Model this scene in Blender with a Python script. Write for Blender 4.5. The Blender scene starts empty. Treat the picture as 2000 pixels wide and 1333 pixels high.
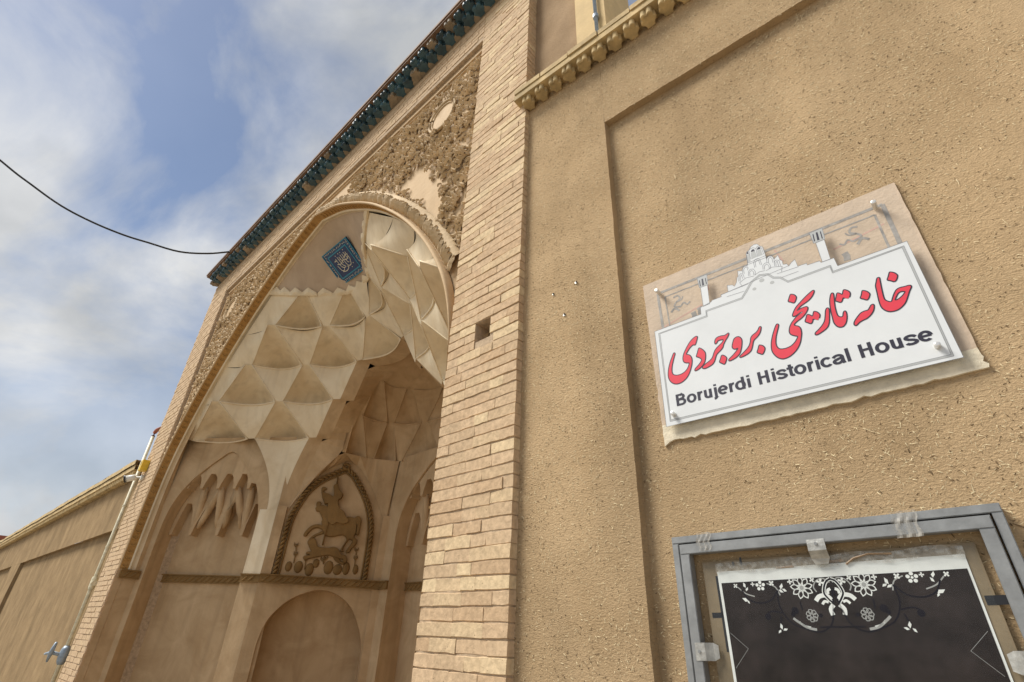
import bpy, bmesh, math, random
from mathutils import Vector, Matrix, noise
R = math.radians
random.seed(7)
SC = bpy.context.scene
COL = SC.collection

# ------------------------------------------------------------------ camera, sky, sun, exposure
cam = bpy.data.cameras.new('camera')
cam.lens = 17.91; cam.sensor_width = 36.0; cam.clip_start = 0.05; cam.clip_end = 3000
cam_ob = bpy.data.objects.new('camera', cam); COL.objects.link(cam_ob)
cx = Vector((0.72988441, 0.68268943, 0.03469698))
cy = Vector((0.32405154, -0.39025343, 0.8617963))
cz = Vector((0.60187984, -0.61776807, -0.50606646))
M = Matrix.Identity(4)
for i in range(3):
    M[i][0], M[i][1], M[i][2] = cx[i], cy[i], cz[i]
M[0][3], M[1][3], M[2][3] = 0.0, 0.0, 1.6
cam_ob.matrix_world = M
SC.camera = cam_ob

SUN = Vector((-0.54, -0.56, 1.08)).normalized()
world = bpy.data.worlds.new('World'); SC.world = world; world.use_nodes = True
wt = world.node_tree; wt.nodes.clear()
def wn(t): return wt.nodes.new(t)
w_out = wn('ShaderNodeOutputWorld'); w_bg = wn('ShaderNodeBackground')
w_sky = wn('ShaderNodeTexSky'); w_sky.sky_type = 'NISHITA'; w_sky.sun_disc = False
w_sky.sun_elevation = math.asin(SUN.z); w_sky.sun_rotation = math.atan2(SUN.x, SUN.y)
w_sky.air_density = 1.0; w_sky.dust_density = 0.6; w_sky.ozone_density = 2.6
tc = wn('ShaderNodeTexCoord'); mp = wn('ShaderNodeMapping'); mp.vector_type = 'POINT'; mp.inputs['Location'].default_value = (6.3, -1.1, 1.5)
mp.inputs['Rotation'].default_value = (R(12), R(-24), R(38)); mp.inputs['Scale'].default_value = (1.0, 2.1, 2.6)
n1 = wn('ShaderNodeTexNoise'); n1.inputs['Scale'].default_value = 1.35; n1.inputs['Detail'].default_value = 9.0
n1.inputs['Roughness'].default_value = 0.56; n1.inputs['Distortion'].default_value = 0.35
rp = wn('ShaderNodeValToRGB'); rp.color_ramp.elements[0].position = 0.39; rp.color_ramp.elements[1].position = 0.62
rp.color_ramp.elements[0].color = (0.10, 0.10, 0.10, 1); rp.color_ramp.elements[1].color = (1, 1, 1, 1)
sx = wn('ShaderNodeSeparateXYZ')
hz = wn('ShaderNodeMapRange'); hz.inputs['From Min'].default_value = 0.62; hz.inputs['From Max'].default_value = 0.12
hz.inputs['To Min'].default_value = 0.0; hz.inputs['To Max'].default_value = 0.8
mx = wn('ShaderNodeMath'); mx.operation = 'MAXIMUM'
n2 = wn('ShaderNodeTexNoise'); n2.inputs['Scale'].default_value = 2.6; n2.inputs['Detail'].default_value = 6.0
cr = wn('ShaderNodeValToRGB'); cr.color_ramp.elements[0].position = 0.35; cr.color_ramp.elements[1].position = 0.65
cr.color_ramp.elements[0].color = (4.7, 4.85, 5.0, 1); cr.color_ramp.elements[1].color = (7.0, 7.1, 7.2, 1)
mix = wn('ShaderNodeMix'); mix.data_type = 'RGBA'; mix.blend_type = 'MIX'
L = wt.links.new
L(tc.outputs['Generated'], mp.inputs['Vector']); L(mp.outputs['Vector'], n1.inputs['Vector'])
L(mp.outputs['Vector'], n2.inputs['Vector']); L(n2.outputs['Fac'], cr.inputs['Fac'])
L(n1.outputs['Fac'], rp.inputs['Fac']); L(tc.outputs['Generated'], sx.inputs['Vector'])
L(sx.outputs['Z'], hz.inputs['Value']); L(rp.outputs['Color'], mx.inputs[0]); L(hz.outputs['Result'], mx.inputs[1])
L(mx.outputs['Value'], mix.inputs['Factor']); L(w_sky.outputs['Color'], mix.inputs[6]); L(cr.outputs['Color'], mix.inputs[7])
L(mix.outputs[2], w_bg.inputs['Color']); w_bg.inputs['Strength'].default_value = 0.073
L(w_bg.outputs['Background'], w_out.inputs['Surface'])

sun = bpy.data.lights.new('sun', 'SUN'); sun.energy = 3.4; sun.angle = R(24); sun.color = (1.0, 0.965, 0.90)
sun_ob = bpy.data.objects.new('sun', sun); COL.objects.link(sun_ob)
sun_ob.rotation_euler = SUN.to_track_quat('Z', 'Y').to_euler(); sun_ob.location = (-5, -8, 14)
SC.view_settings.view_transform = 'Standard'; SC.view_settings.look = 'None'
SC.view_settings.exposure = 0.60; SC.view_settings.gamma = 1.0; SC.view_settings.use_curve_mapping = False

# ------------------------------------------------------------------ materials
def newmat(name):
    m = bpy.data.materials.new(name); m.use_nodes = True
    nt = m.node_tree; b = nt.nodes['Principled BSDF']; return m, nt, b
def simple(name, col, rough=0.6, metal=0.0, var=0.0, vscale=20.0, bump=0.0, bscale=60.0, coat=0.0, objrand=0.0):
    m, nt, b = newmat(name); l = nt.links.new
    b.inputs['Roughness'].default_value = rough; b.inputs['Metallic'].default_value = metal
    b.inputs['Base Color'].default_value = (*col, 1)
    if coat: b.inputs['Coat Weight'].default_value = coat; b.inputs['Coat Roughness'].default_value = 0.12
    tcn = nt.nodes.new('ShaderNodeTexCoord')
    geo = nt.nodes.new('ShaderNodeNewGeometry')
    if var or objrand:
        mixn = nt.nodes.new('ShaderNodeMix'); mixn.data_type = 'RGBA'
        n = nt.nodes.new('ShaderNodeTexNoise'); n.inputs['Scale'].default_value = vscale; n.inputs['Detail'].default_value = 6
        n.inputs['Roughness'].default_value = 0.62
        l(geo.outputs['Position'], n.inputs['Vector'])
        mr = nt.nodes.new('ShaderNodeMapRange'); mr.inputs['From Min'].default_value = 0.3; mr.inputs['From Max'].default_value = 0.7
        l(n.outputs['Fac'], mr.inputs['Value'])
        mixn.inputs[6].default_value = (*[c*(1-var) for c in col], 1); mixn.inputs[7].default_value = (*[min(1, c*(1+var)) for c in col], 1)
        l(mr.outputs['Result'], mixn.inputs['Factor'])
        outc = mixn.outputs[2]
        if objrand:
            oi = nt.nodes.new('ShaderNodeObjectInfo')
            hsv = nt.nodes.new('ShaderNodeHueSaturation')
            a = nt.nodes.new('ShaderNodeMapRange'); a.inputs['To Min'].default_value = 1-objrand; a.inputs['To Max'].default_value = 1+objrand
            l(oi.outputs['Random'], a.inputs['Value']); l(a.outputs['Result'], hsv.inputs['Value']); l(outc, hsv.inputs['Color'])
            outc = hsv.outputs['Color']
        l(outc, b.inputs['Base Color'])
    if bump:
        n = nt.nodes.new('ShaderNodeTexNoise'); n.inputs['Scale'].default_value = bscale; n.inputs['Detail'].default_value = 8
        n.inputs['Roughness'].default_value = 0.65; l(geo.outputs['Position'], n.inputs['Vector'])
        bp = nt.nodes.new('ShaderNodeBump'); bp.inputs['Strength'].default_value = bump; bp.inputs['Distance'].default_value = 0.01
        l(n.outputs['Fac'], bp.inputs['Height']); l(bp.outputs['Normal'], b.inputs['Normal'])
    return m

def mud_material(name, c0, c1, pits=1.0):
    m, nt, b = newmat(name); l = nt.links.new; N = nt.nodes.new
    geo = N('ShaderNodeNewGeometry'); b.inputs['Roughness'].default_value = 0.98; b.inputs['Specular IOR Level'].default_value = 0.03
    na = N('ShaderNodeTexNoise'); na.inputs['Scale'].default_value = 3.2; na.inputs['Detail'].default_value = 7; na.inputs['Roughness'].default_value = 0.6
    l(geo.outputs['Position'], na.inputs['Vector'])
    mr = N('ShaderNodeMapRange'); mr.inputs['From Min'].default_value = 0.32; mr.inputs['From Max'].default_value = 0.68; l(na.outputs['Fac'], mr.inputs['Value'])
    mixa = N('ShaderNodeMix'); mixa.data_type = 'RGBA'; mixa.inputs[6].default_value = (*c0, 1); mixa.inputs[7].default_value = (*c1, 1)
    l(mr.outputs['Result'], mixa.inputs['Factor'])
    # crumbly grain: stretched fine noise + pits
    mp1 = N('ShaderNodeMapping'); mp1.inputs['Rotation'].default_value = (0.0, R(22), 0.0); mp1.inputs['Scale'].default_value = (1.0, 1.0, 2.2)
    l(geo.outputs['Position'], mp1.inputs['Vector'])
    nb = N('ShaderNodeTexNoise'); nb.inputs['Scale'].default_value = 62; nb.inputs['Detail'].default_value = 5; nb.inputs['Roughness'].default_value = 0.7
    nb.inputs['Distortion'].default_value = 0.6; l(mp1.outputs['Vector'], nb.inputs['Vector'])
    ng = N('ShaderNodeTexNoise'); ng.inputs['Scale'].default_value = 190; ng.inputs['Detail'].default_value = 3; l(geo.outputs['Position'], ng.inputs['Vector'])
    pit = N('ShaderNodeMapRange'); pit.inputs['From Min'].default_value = 0.30; pit.inputs['From Max'].default_value = 0.42; l(nb.outputs['Fac'], pit.inputs['Value'])
    mixb = N('ShaderNodeMix'); mixb.data_type = 'RGBA'; mixb.inputs[6].default_value = (*[c*0.58 for c in c0], 1)
    l(pit.outputs['Result'], mixb.inputs['Factor']); l(mixa.outputs[2], mixb.inputs[7])
    fl = N('ShaderNodeMapRange'); fl.inputs['From Min'].default_value = 0.62; fl.inputs['From Max'].default_value = 0.74; fl.inputs['To Max'].default_value = 0.45
    l(ng.outputs['Fac'], fl.inputs['Value'])
    mixc = N('ShaderNodeMix'); mixc.data_type = 'RGBA'; mixc.inputs[7].default_value = (min(1, c1[0]*1.45), min(1, c1[1]*1.4), c1[2]*1.25, 1)
    l(fl.outputs['Result'], mixc.inputs['Factor']); l(mixb.outputs[2], mixc.inputs[6])
    mp2 = N('ShaderNodeMapping'); mp2.inputs['Scale'].default_value = (2.2, 2.2, 0.8); l(geo.outputs['Position'], mp2.inputs['Vector'])
    nst = N('ShaderNodeTexNoise'); nst.inputs['Scale'].default_value = 0.9; nst.inputs['Detail'].default_value = 6; nst.inputs['Roughness'].default_value = 0.6; nst.inputs['Distortion'].default_value = 0.5; l(mp2.outputs['Vector'], nst.inputs['Vector'])
    ms = N('ShaderNodeMapRange'); ms.inputs['From Min'].default_value = 0.3; ms.inputs['From Max'].default_value = 0.7; ms.inputs['To Min'].default_value = 0.80; ms.inputs['To Max'].default_value = 1.12; l(nst.outputs['Fac'], ms.inputs['Value'])
    hv = N('ShaderNodeHueSaturation'); l(mixc.outputs[2], hv.inputs['Color']); l(ms.outputs['Result'], hv.inputs['Value']); l(hv.outputs['Color'], b.inputs['Base Color'])
    ad = N('ShaderNodeMath'); ad.operation = 'MULTIPLY_ADD'; ad.inputs[1].default_value = 0.35; l(ng.outputs['Fac'], ad.inputs[0]); l(nb.outputs['Fac'], ad.inputs[2])
    bp = N('ShaderNodeBump'); bp.inputs['Strength'].default_value = 0.7*pits; bp.inputs["Distance"].default_value = 0.012
    l(ad.outputs['Value'], bp.inputs['Height']); l(bp.outputs['Normal'], b.inputs['Normal'])
    return m

def stucco_material(name, c0, c1, streak=0.35, bump=0.25):
    m, nt, b = newmat(name); l = nt.links.new; N = nt.nodes.new
    geo = N('ShaderNodeNewGeometry'); b.inputs['Roughness'].default_value = 0.8; b.inputs['Specular IOR Level'].default_value = 0.25
    na = N('ShaderNodeTexNoise'); na.inputs['Scale'].default_value = 2.4; na.inputs['Detail'].default_value = 8; na.inputs['Roughness'].default_value = 0.62; na.inputs['Distortion'].default_value = 0.8
    l(geo.outputs['Position'], na.inputs['Vector'])
    mr = N('ShaderNodeMapRange'); mr.inputs['From Min'].default_value = 0.35; mr.inputs['From Max'].default_value = 0.66; l(na.outputs['Fac'], mr.inputs['Value'])
    mixa = N('ShaderNodeMix'); mixa.data_type = 'RGBA'; mixa.inputs[6].default_value = (*c0, 1); mixa.inputs[7].default_value = (*c1, 1)
    l(mr.outputs['Result'], mixa.inputs['Factor'])
    mp1 = N('ShaderNodeMapping'); mp1.inputs['Scale'].default_value = (9, 9, 0.7); l(geo.outputs['Position'], mp1.inputs['Vector'])
    ns = N('ShaderNodeTexNoise'); ns.inputs['Scale'].default_value = 1.0; ns.inputs['Detail'].default_value = 5; l(mp1.outputs['Vector'], ns.inputs['Vector'])
    sr = N('ShaderNodeMapRange'); sr.inputs['From Min'].default_value = 0.5; sr.inputs['From Max'].default_value = 0.72; sr.inputs['To Max'].default_value = streak; l(ns.outputs['Fac'], sr.inputs['Value'])
    mixb = N('ShaderNodeMix'); mixb.data_type = 'RGBA'; mixb.inputs[7].default_value = (*[c*0.66 for c in c0], 1)
    l(sr.outputs['Result'], mixb.inputs['Factor']); l(mixa.outputs[2], mixb.inputs[6]); l(mixb.outputs[2], b.inputs['Base Color'])
    nb = N('ShaderNodeTexNoise'); nb.inputs['Scale'].default_value = 26; nb.inputs['Detail'].default_value = 6; l(geo.outputs['Position'], nb.inputs['Vector'])
    bp = N('ShaderNodeBump'); bp.inputs['Strength'].default_value = bump; bp.inputs['Distance'].default_value = 0.01
    l(nb.outputs['Fac'], bp.inputs['Height']); l(bp.outputs['Normal'], b.inputs['Normal'])
    return m

def brick_material(name, objrand=True):
    m, nt, b = newmat(name); l = nt.links.new; N = nt.nodes.new
    geo = N('ShaderNodeNewGeometry'); b.inputs['Roughness'].default_value = 0.92; b.inputs['Specular IOR Level'].default_value = 0.15
    oi = N('ShaderNodeObjectInfo')
    rp = N('ShaderNodeValToRGB'); e = rp.color_ramp.elements
    e[0].position = 0; e[0].color = (0.54, 0.375, 0.225, 1); e[1].position = 1; e[1].color = (0.70, 0.54, 0.33, 1)
    for p, c in ((0.3, (0.61, 0.44, 0.275)), (0.55, (0.56, 0.405, 0.25)), (0.8, (0.65, 0.485, 0.295))):
        k = e.new(p); k.color = (*c, 1)
    if objrand: l(oi.outputs['Random'], rp.inputs['Fac'])
    else:
        vo = N('ShaderNodeTexNoise'); vo.inputs['Scale'].default_value = 7; vo.inputs['Detail'].default_value = 1; l(geo.outputs['Position'], vo.inputs['Vector']); l(vo.outputs['Fac'], rp.inputs['Fac'])
    na = N('ShaderNodeTexNoise'); na.inputs['Scale'].default_value = 34; na.inputs['Detail'].default_value = 7; na.inputs['Roughness'].default_value = 0.66; l(geo.outputs['Position'], na.inputs['Vector'])
    mr = N('ShaderNodeMapRange'); mr.inputs['From Min'].default_value = 0.28; mr.inputs['From Max'].default_value = 0.7; mr.inputs['To Min'].default_value = 0.72; mr.inputs['To Max'].default_value = 1.15; l(na.outputs['Fac'], mr.inputs['Value'])
    hs = N('ShaderNodeHueSaturation'); l(rp.outputs['Color'], hs.inputs['Color']); l(mr.outputs['Result'], hs.inputs['Value'])
    vp = N('ShaderNodeTexVoronoi'); vp.inputs['Scale'].default_value = 42; l(geo.outputs['Position'], vp.inputs['Vector'])
    ps = N('ShaderNodeMapRange'); ps.inputs['From Min'].default_value = 0.05; ps.inputs['From Max'].default_value = 0.11; l(vp.outputs['Distance'], ps.inputs['Value'])
    gt = N('ShaderNodeTexNoise'); gt.inputs['Scale'].default_value = 9; l(geo.outputs['Position'], gt.inputs['Vector'])
    gg = N('ShaderNodeMath'); gg.operation = 'LESS_THAN'; gg.inputs[1].default_value = 0.57; l(gt.outputs['Fac'], gg.inputs[0])
    pm = N('ShaderNodeMath'); pm.operation = 'MAXIMUM'; l(ps.outputs['Result'], pm.inputs[0]); l(gg.outputs['Value'], pm.inputs[1])
    mixb = N('ShaderNodeMix'); mixb.data_type = 'RGBA'; mixb.inputs[6].default_value = (0.10, 0.065, 0.035, 1)
    l(pm.outputs['Value'], mixb.inputs['Factor']); l(hs.outputs['Color'], mixb.inputs[7]); l(mixb.outputs[2], b.inputs['Base Color'])
    mu = N('ShaderNodeMath'); mu.operation = 'MULTIPLY'; l(na.outputs['Fac'], mu.inputs[0]); l(pm.outputs['Value'], mu.inputs[1])
    bp = N('ShaderNodeBump'); bp.inputs['Strength'].default_value = 0.55; bp.inputs['Distance'].default_value = 0.008
    l(mu.outputs['Value'], bp.inputs['Height']); l(bp.outputs['Normal'], b.inputs['Normal'])
    return m

MAT = dict(
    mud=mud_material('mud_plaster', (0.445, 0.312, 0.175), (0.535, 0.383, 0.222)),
    mud_far=mud_material('mud_plaster_far', (0.27, 0.188, 0.105), (0.37, 0.262, 0.145), 0.3),  # browner plaster, base also darkened to carry the shade on this wall
    mud_rough=mud_material('mud_plaster_rough', (0.36, 0.25, 0.15), (0.45, 0.32, 0.20), 1.2),
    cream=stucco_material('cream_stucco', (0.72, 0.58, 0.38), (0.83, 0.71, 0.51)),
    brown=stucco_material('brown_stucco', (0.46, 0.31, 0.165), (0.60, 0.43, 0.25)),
    cap=stucco_material('cap_stucco', (0.46, 0.345, 0.24), (0.55, 0.425, 0.30), 0.15),
    orange=stucco_material('ochre_stucco', (0.40, 0.215, 0.065), (0.50, 0.29, 0.10), 0.3, 0.4),
    carved=stucco_material('carved_stucco', (0.46, 0.33, 0.18), (0.64, 0.48, 0.29), 0.4, 0.6),
    panel=stucco_material('panel_stucco', (0.54, 0.375, 0.205), (0.62, 0.45, 0.265), 0.2, 0.3),
    relief=stucco_material('relief_stucco', (0.20, 0.115, 0.038), (0.29, 0.172, 0.062), 0.3, 0.4),
    brick=brick_material('buff_brick'), brickmass=brick_material('buff_brick_mass', False),
    mortar=simple('mortar', (0.48, 0.36, 0.24), 0.95, var=0.25, vscale=30, bump=0.5, bscale=120),
    ybrick=simple('yellow_brick', (0.50, 0.365, 0.175), 0.9, var=0.32, vscale=9, bump=0.3, bscale=90, objrand=0.1),
    yplaster=simple('yellow_plaster', (0.62, 0.45, 0.22), 0.9, var=0.12, vscale=5, bump=0.4, bscale=90),
    teal=simple('teal_glaze', (0.033, 0.076, 0.094), 0.5, var=0.45, vscale=9, bump=0.1, bscale=40, objrand=0.35),
    tealclay=simple('worn_clay', (0.26, 0.20, 0.13), 0.7, var=0.3, vscale=12, objrand=0.2),
    slab=simple('rust_board', (0.17, 0.095, 0.05), 0.8, var=0.35, vscale=11, bump=0.3),
    straw=simple('straw', (0.82, 0.655, 0.41), 0.75, var=0.3, vscale=60),
    pitdark=simple('pit_shade', (0.13, 0.085, 0.045), 0.9, var=0.4, vscale=60),  # flecks coloured dark as the shade in pits and cracks
    white=simple('white_print', (0.69, 0.705, 0.70), 0.3, var=0.04, vscale=6),
    red=simple('red_print', (0.70, 0.045, 0.07), 0.4, var=0.05, vscale=30),
    ink=simple('dark_ink', (0.022, 0.02, 0.035), 0.45),
    inkgrey=simple('grey_ink', (0.42, 0.43, 0.42), 0.5),
    linegrey=simple('line_ink', (0.17, 0.17, 0.19), 0.5),
    slabplaster=simple('pink_plaster', (0.60, 0.465, 0.34), 0.85, var=0.13, vscale=7, bump=0.3, bscale=60),
    limewash=simple('lime_plaster', (0.72, 0.63, 0.47), 0.9, var=0.2, vscale=14, bump=0.5, bscale=50),
    paintgrey=simple('grey_paint', (0.36, 0.33, 0.30), 0.8, var=0.3, vscale=30),
    paintpink=simple('pink_paint', (0.60, 0.37, 0.30), 0.8, var=0.15, vscale=30),
    steel=simple('painted_steel', (0.27, 0.275, 0.27), 0.45, metal=0.35, var=0.2, vscale=16, bump=0.08, bscale=80),
    clip=simple('worn_aluminium', (0.46, 0.45, 0.41), 0.42, metal=0.7, var=0.3, vscale=40, bump=0.2, bscale=120),
    chrome=simple('brushed_bolt', (0.75, 0.72, 0.66), 0.3, metal=0.6),
    poster=simple('poster_black', (0.027, 0.0205, 0.0185), 0.85, var=0.5, vscale=9),
    posterwhite=simple('poster_white', (0.70, 0.71, 0.67), 0.5, var=0.08, vscale=20),
    postergrey=simple('poster_grey', (0.33, 0.33, 0.31), 0.5),
    posterdark=simple('poster_dark', (0.008, 0.006, 0.010), 0.5),
    backing=simple('backing_board', (0.22, 0.165, 0.095), 0.6, var=0.25, vscale=7, bump=0.1),
    tape=simple('brown_tape', (0.30, 0.19, 0.10), 0.35, var=0.2, vscale=40),
    pipe=simple('cream_pipe', (0.68, 0.62, 0.44), 0.5, var=0.25, vscale=18, bump=0.15, bscale=60),
    redpipe=simple('red_primer', (0.32, 0.09, 0.045), 0.6),
    bluegrey=simple('blue_grey_metal', (0.28, 0.34, 0.40), 0.45, metal=0.3, var=0.2, vscale=30),
    camwhite=simple('camera_white', (0.72, 0.70, 0.62), 0.4),
    black=simple('black_plastic', (0.015, 0.015, 0.017), 0.3),
    lens=simple('lens_glass', (0.01, 0.012, 0.02), 0.08, coat=1.0),
    yellow=simple('yellow_enamel', (0.72, 0.47, 0.03), 0.4, var=0.1, vscale=20),
    cable=simple('black_cable', (0.012, 0.011, 0.010), 0.6),
    navy=simple('navy_glaze', (0.008, 0.028, 0.105), 0.25, var=0.25, vscale=25),
    tileblue=simple('border_glaze', (0.010, 0.055, 0.14), 0.25, var=0.3, vscale=40),
    turq=simple('turquoise_glaze', (0.02, 0.24, 0.36), 0.25),
    ivory=simple('ivory_glaze', (0.72, 0.66, 0.50), 0.35),
    ground=simple('pale_paving', (0.29, 0.25, 0.195), 0.9, var=0.15, vscale=2, bump=0.2, bscale=30),
    floor=simple('bounce_dark_floor', (0.17, 0.12, 0.075), 0.9, var=0.25, vscale=6, bump=0.3, bscale=30),  # tone invented dark, to lower bounce light in the niche
    dark=simple('dark_matte', (0.03, 0.022, 0.015), 0.95),  # near-black matte tone, used on the plug screws
)
def acrylic():
    m, nt, b = newmat('clear_acrylic'); nt.nodes.remove(b)
    o = nt.nodes['Material Output']; tr = nt.nodes.new('ShaderNodeBsdfTransparent'); gl = nt.nodes.new('ShaderNodeBsdfGlossy')
    tr.inputs['Color'].default_value = (0.985, 0.99, 0.99, 1); gl.inputs['Roughness'].default_value = 0.12
    fr = nt.nodes.new('ShaderNodeValue'); fr.outputs[0].default_value = 0.012
    mi = nt.nodes.new('ShaderNodeMixShader'); nt.links.new(fr.outputs[0], mi.inputs[0]); nt.links.new(tr.outputs[0], mi.inputs[1]); nt.links.new(gl.outputs[0], mi.inputs[2])
    nt.links.new(mi.outputs[0], o.inputs['Surface']); return m
MAT['acrylic'] = acrylic()
for k_ in ('poster', 'posterdark', 'posterwhite', 'postergrey', 'straw', 'pitdark', 'mortar'): MAT[k_].node_tree.nodes['Principled BSDF'].inputs['Specular IOR Level'].default_value = 0.12
def thin_tape():
    m, nt, b = newmat('clear_tape'); nt.nodes.remove(b)
    o = nt.nodes['Material Output']; tr = nt.nodes.new('ShaderNodeBsdfTransparent'); gl = nt.nodes.new('ShaderNodeBsdfPrincipled')
    gl.inputs['Base Color'].default_value = (0.52, 0.49, 0.43, 1); gl.inputs['Roughness'].default_value = 0.25
    geo = nt.nodes.new('ShaderNodeNewGeometry'); n = nt.nodes.new('ShaderNodeTexNoise'); n.inputs['Scale'].default_value = 55; n.inputs['Detail'].default_value = 5
    nt.links.new(geo.outputs['Position'], n.inputs['Vector']); mr = nt.nodes.new('ShaderNodeMapRange'); mr.inputs['From Min'].default_value = .35; mr.inputs['From Max'].default_value = .75; mr.inputs['To Min'].default_value = .12; mr.inputs['To Max'].default_value = .7
    nt.links.new(n.outputs['Fac'], mr.inputs['Value'])
    mi = nt.nodes.new('ShaderNodeMixShader'); nt.links.new(mr.outputs['Result'], mi.inputs[0]); nt.links.new(tr.outputs[0], mi.inputs[1]); nt.links.new(gl.outputs[0], mi.inputs[2])
    nt.links.new(mi.outputs[0], o.inputs['Surface']); return m
MAT['tape_clear'] = thin_tape()

# ------------------------------------------------------------------ object helpers
WL = {}                                   # world location of every object made here
def tag(o, label=None, cat=None, group=None, kind=None):
    if label: o['label'] = label
    if cat: o['category'] = cat
    if group: o['group'] = group
    if kind: o['kind'] = kind
    return o
def thing(name, loc, label, cat, group=None):
    o = bpy.data.objects.new(name, None); o.empty_display_size = 0.2; COL.objects.link(o); o.location = loc; WL[o] = Vector(loc)
    return tag(o, label, cat, group)
def link(name, me, center, parent=None):
    o = bpy.data.objects.new(name, me); COL.objects.link(o)
    c = Vector(center); WL[o] = c
    if parent is not None:
        o.parent = parent; o.location = c - WL[parent]
    else: o.location = c
    return o
def mesh(name, verts, faces, mat, parent=None, smooth=False, kind=None):
    vs = [Vector(v) for v in verts]
    lo = Vector((min(v.x for v in vs), min(v.y for v in vs), min(v.z for v in vs))); hi = Vector((max(v.x for v in vs), max(v.y for v in vs), max(v.z for v in vs)))
    c = (lo+hi)/2
    me = bpy.data.meshes.new(name); me.from_pydata([v-c for v in vs], [], faces); me.materials.append(MAT[mat] if isinstance(mat, str) else mat)
    if smooth: me.polygons.foreach_set('use_smooth', [True]*len(me.polygons))
    me.update()
    o = link(name, me, c, parent)
    if kind: o['kind'] = kind
    return o
class MB:
    """collects geometry of ONE part"""
    def __init__(s): s.v = []; s.f = []
    def add(s, v, f):
        k = len(s.v); s.v += [Vector(p) for p in v]; s.f += [[i+k for i in q] for q in f]; return s
    def box(s, x0, x1, y0, y1, z0, z1, F=None):
        p = [(x0,y0,z0),(x1,y0,z0),(x1,y1,z0),(x0,y1,z0),(x0,y0,z1),(x1,y0,z1),(x1,y1,z1),(x0,y1,z1)]
        if F: p = [F(*q) for q in p]
        return s.add(p, [(0,3,2,1),(4,5,6,7),(0,1,5,4),(1,2,6,5),(2,3,7,6),(3,0,4,7)])
    def quad(s, a, b, c, d): return s.add([a,b,c,d], [(0,1,2,3)])
    def grid(s, P, nu, nv):
        v = [P(i/nu, j/nv) for j in range(nv+1) for i in range(nu+1)]
        f = [(j*(nu+1)+i, j*(nu+1)+i+1, (j+1)*(nu+1)+i+1, (j+1)*(nu+1)+i) for j in range(nv) for i in range(nu)]
        return s.add(v, f)
    def tube(s, pts, r, n=8, caps=True):
        pts = [Vector(p) for p in pts]; rr = r if isinstance(r, (list, tuple)) else [r]*len(pts)
        up = Vector((0,0,1)); rings = []
        for i, p in enumerate(pts):
            t = (pts[min(i+1, len(pts)-1)]-pts[max(i-1, 0)]).normalized()
            a = t.cross(up if abs(t.z) < 0.95 else Vector((1,0,0))).normalized(); b = t.cross(a)
            rings.append([p+(a*math.cos(2*math.pi*k/n)+b*math.sin(2*math.pi*k/n))*rr[i] for k in range(n)])
        v = [q for r_ in rings for q in r_]
        f = [(i*n+k, i*n+(k+1)%n, (i+1)*n+(k+1)%n, (i+1)*n+k) for i in range(len(pts)-1) for k in range(n)]
        if caps: f += [tuple(range(n))[::-1], tuple((len(pts)-1)*n+k for k in range(n))]
        return s.add(v, f)
    def prism(s, poly, F, w0, w1):
        """poly (u,v) loop extruded from depth w0 to w1 in frame F(u,v,w); caps tessellated"""
        from mathutils.geometry import tessellate_polygon
        n = len(poly); v = [F(u, q, w0) for u, q in poly]+[F(u, q, w1) for u, q in poly]
        tri = tessellate_polygon([[Vector((u, q, 0)) for u, q in poly]])
        f = [tuple(t) for t in tri]+[tuple(i+n for i in t[::-1]) for t in tri]+[(i, (i+1)%n, n+(i+1)%n, n+i) for i in range(n)]
        return s.add(v, f)
    def sheet(s, poly, F, w, holes=()):
        from mathutils.geometry import tessellate_polygon
        loops = [poly]+list(holes); pts = [p for l in loops for p in l]
        tri = tessellate_polygon([[Vector((u, q, 0)) for u, q in l] for l in loops])
        return s.add([F(u, q, w) for u, q in pts], [tuple(t) for t in tri])
    def build(s, name, mat, parent=None, smooth=False, kind=None): return mesh(name, s.v, s.f, mat, parent, smooth, kind)

def catmull(P, n=6, closed=False):
    out = []; k = len(P); rng = range(k if closed else k-1)
    for i in rng:
        g = lambda j: P[j % k] if closed else P[max(0, min(k-1, j))]
        p0, p1, p2, p3 = g(i-1), g(i), g(i+1), g(i+2)
        for j in range(n):
            t = j/n; t2 = t*t; t3 = t2*t
            out.append(tuple(0.5*(2*b+(c-a)*t+(2*a-5*b+4*c-d)*t2+(3*b-a-3*c+d)*t3) for a, b, c, d in zip(p0, p1, p2, p3)))
    if not closed: out.append(tuple(P[-1]))
    return out
def offset_poly(P, d):
    n = len(P); area = sum(P[i][0]*P[(i+1)%n][1]-P[(i+1)%n][0]*P[i][1] for i in range(n)); sg = 1 if area > 0 else -1
    out = []
    for i in range(n):
        a, b, c = Vector(P[i-1]), Vector(P[i]), Vector(P[(i+1)%n])
        t = (c-a); t = t.normalized() if t.length > 1e-9 else Vector((1,0))
        out.append((b.x+sg*t.y*d, b.y-sg*t.x*d))
    return out
def frame(O, ex, en):
    """F(u,z,w): u along ex (horizontal), z up, w along en (towards the viewer)"""
    ex = Vector(ex).normalized(); en = Vector(en).normalized(); O = Vector(O)
    return lambda u, z, w=0.0: O+ex*u+Vector((0,0,z))+en*w
def pairs(L, k): return [(L[i]*k, L[i+1]*k) for i in range(0, len(L), 2)]
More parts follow.
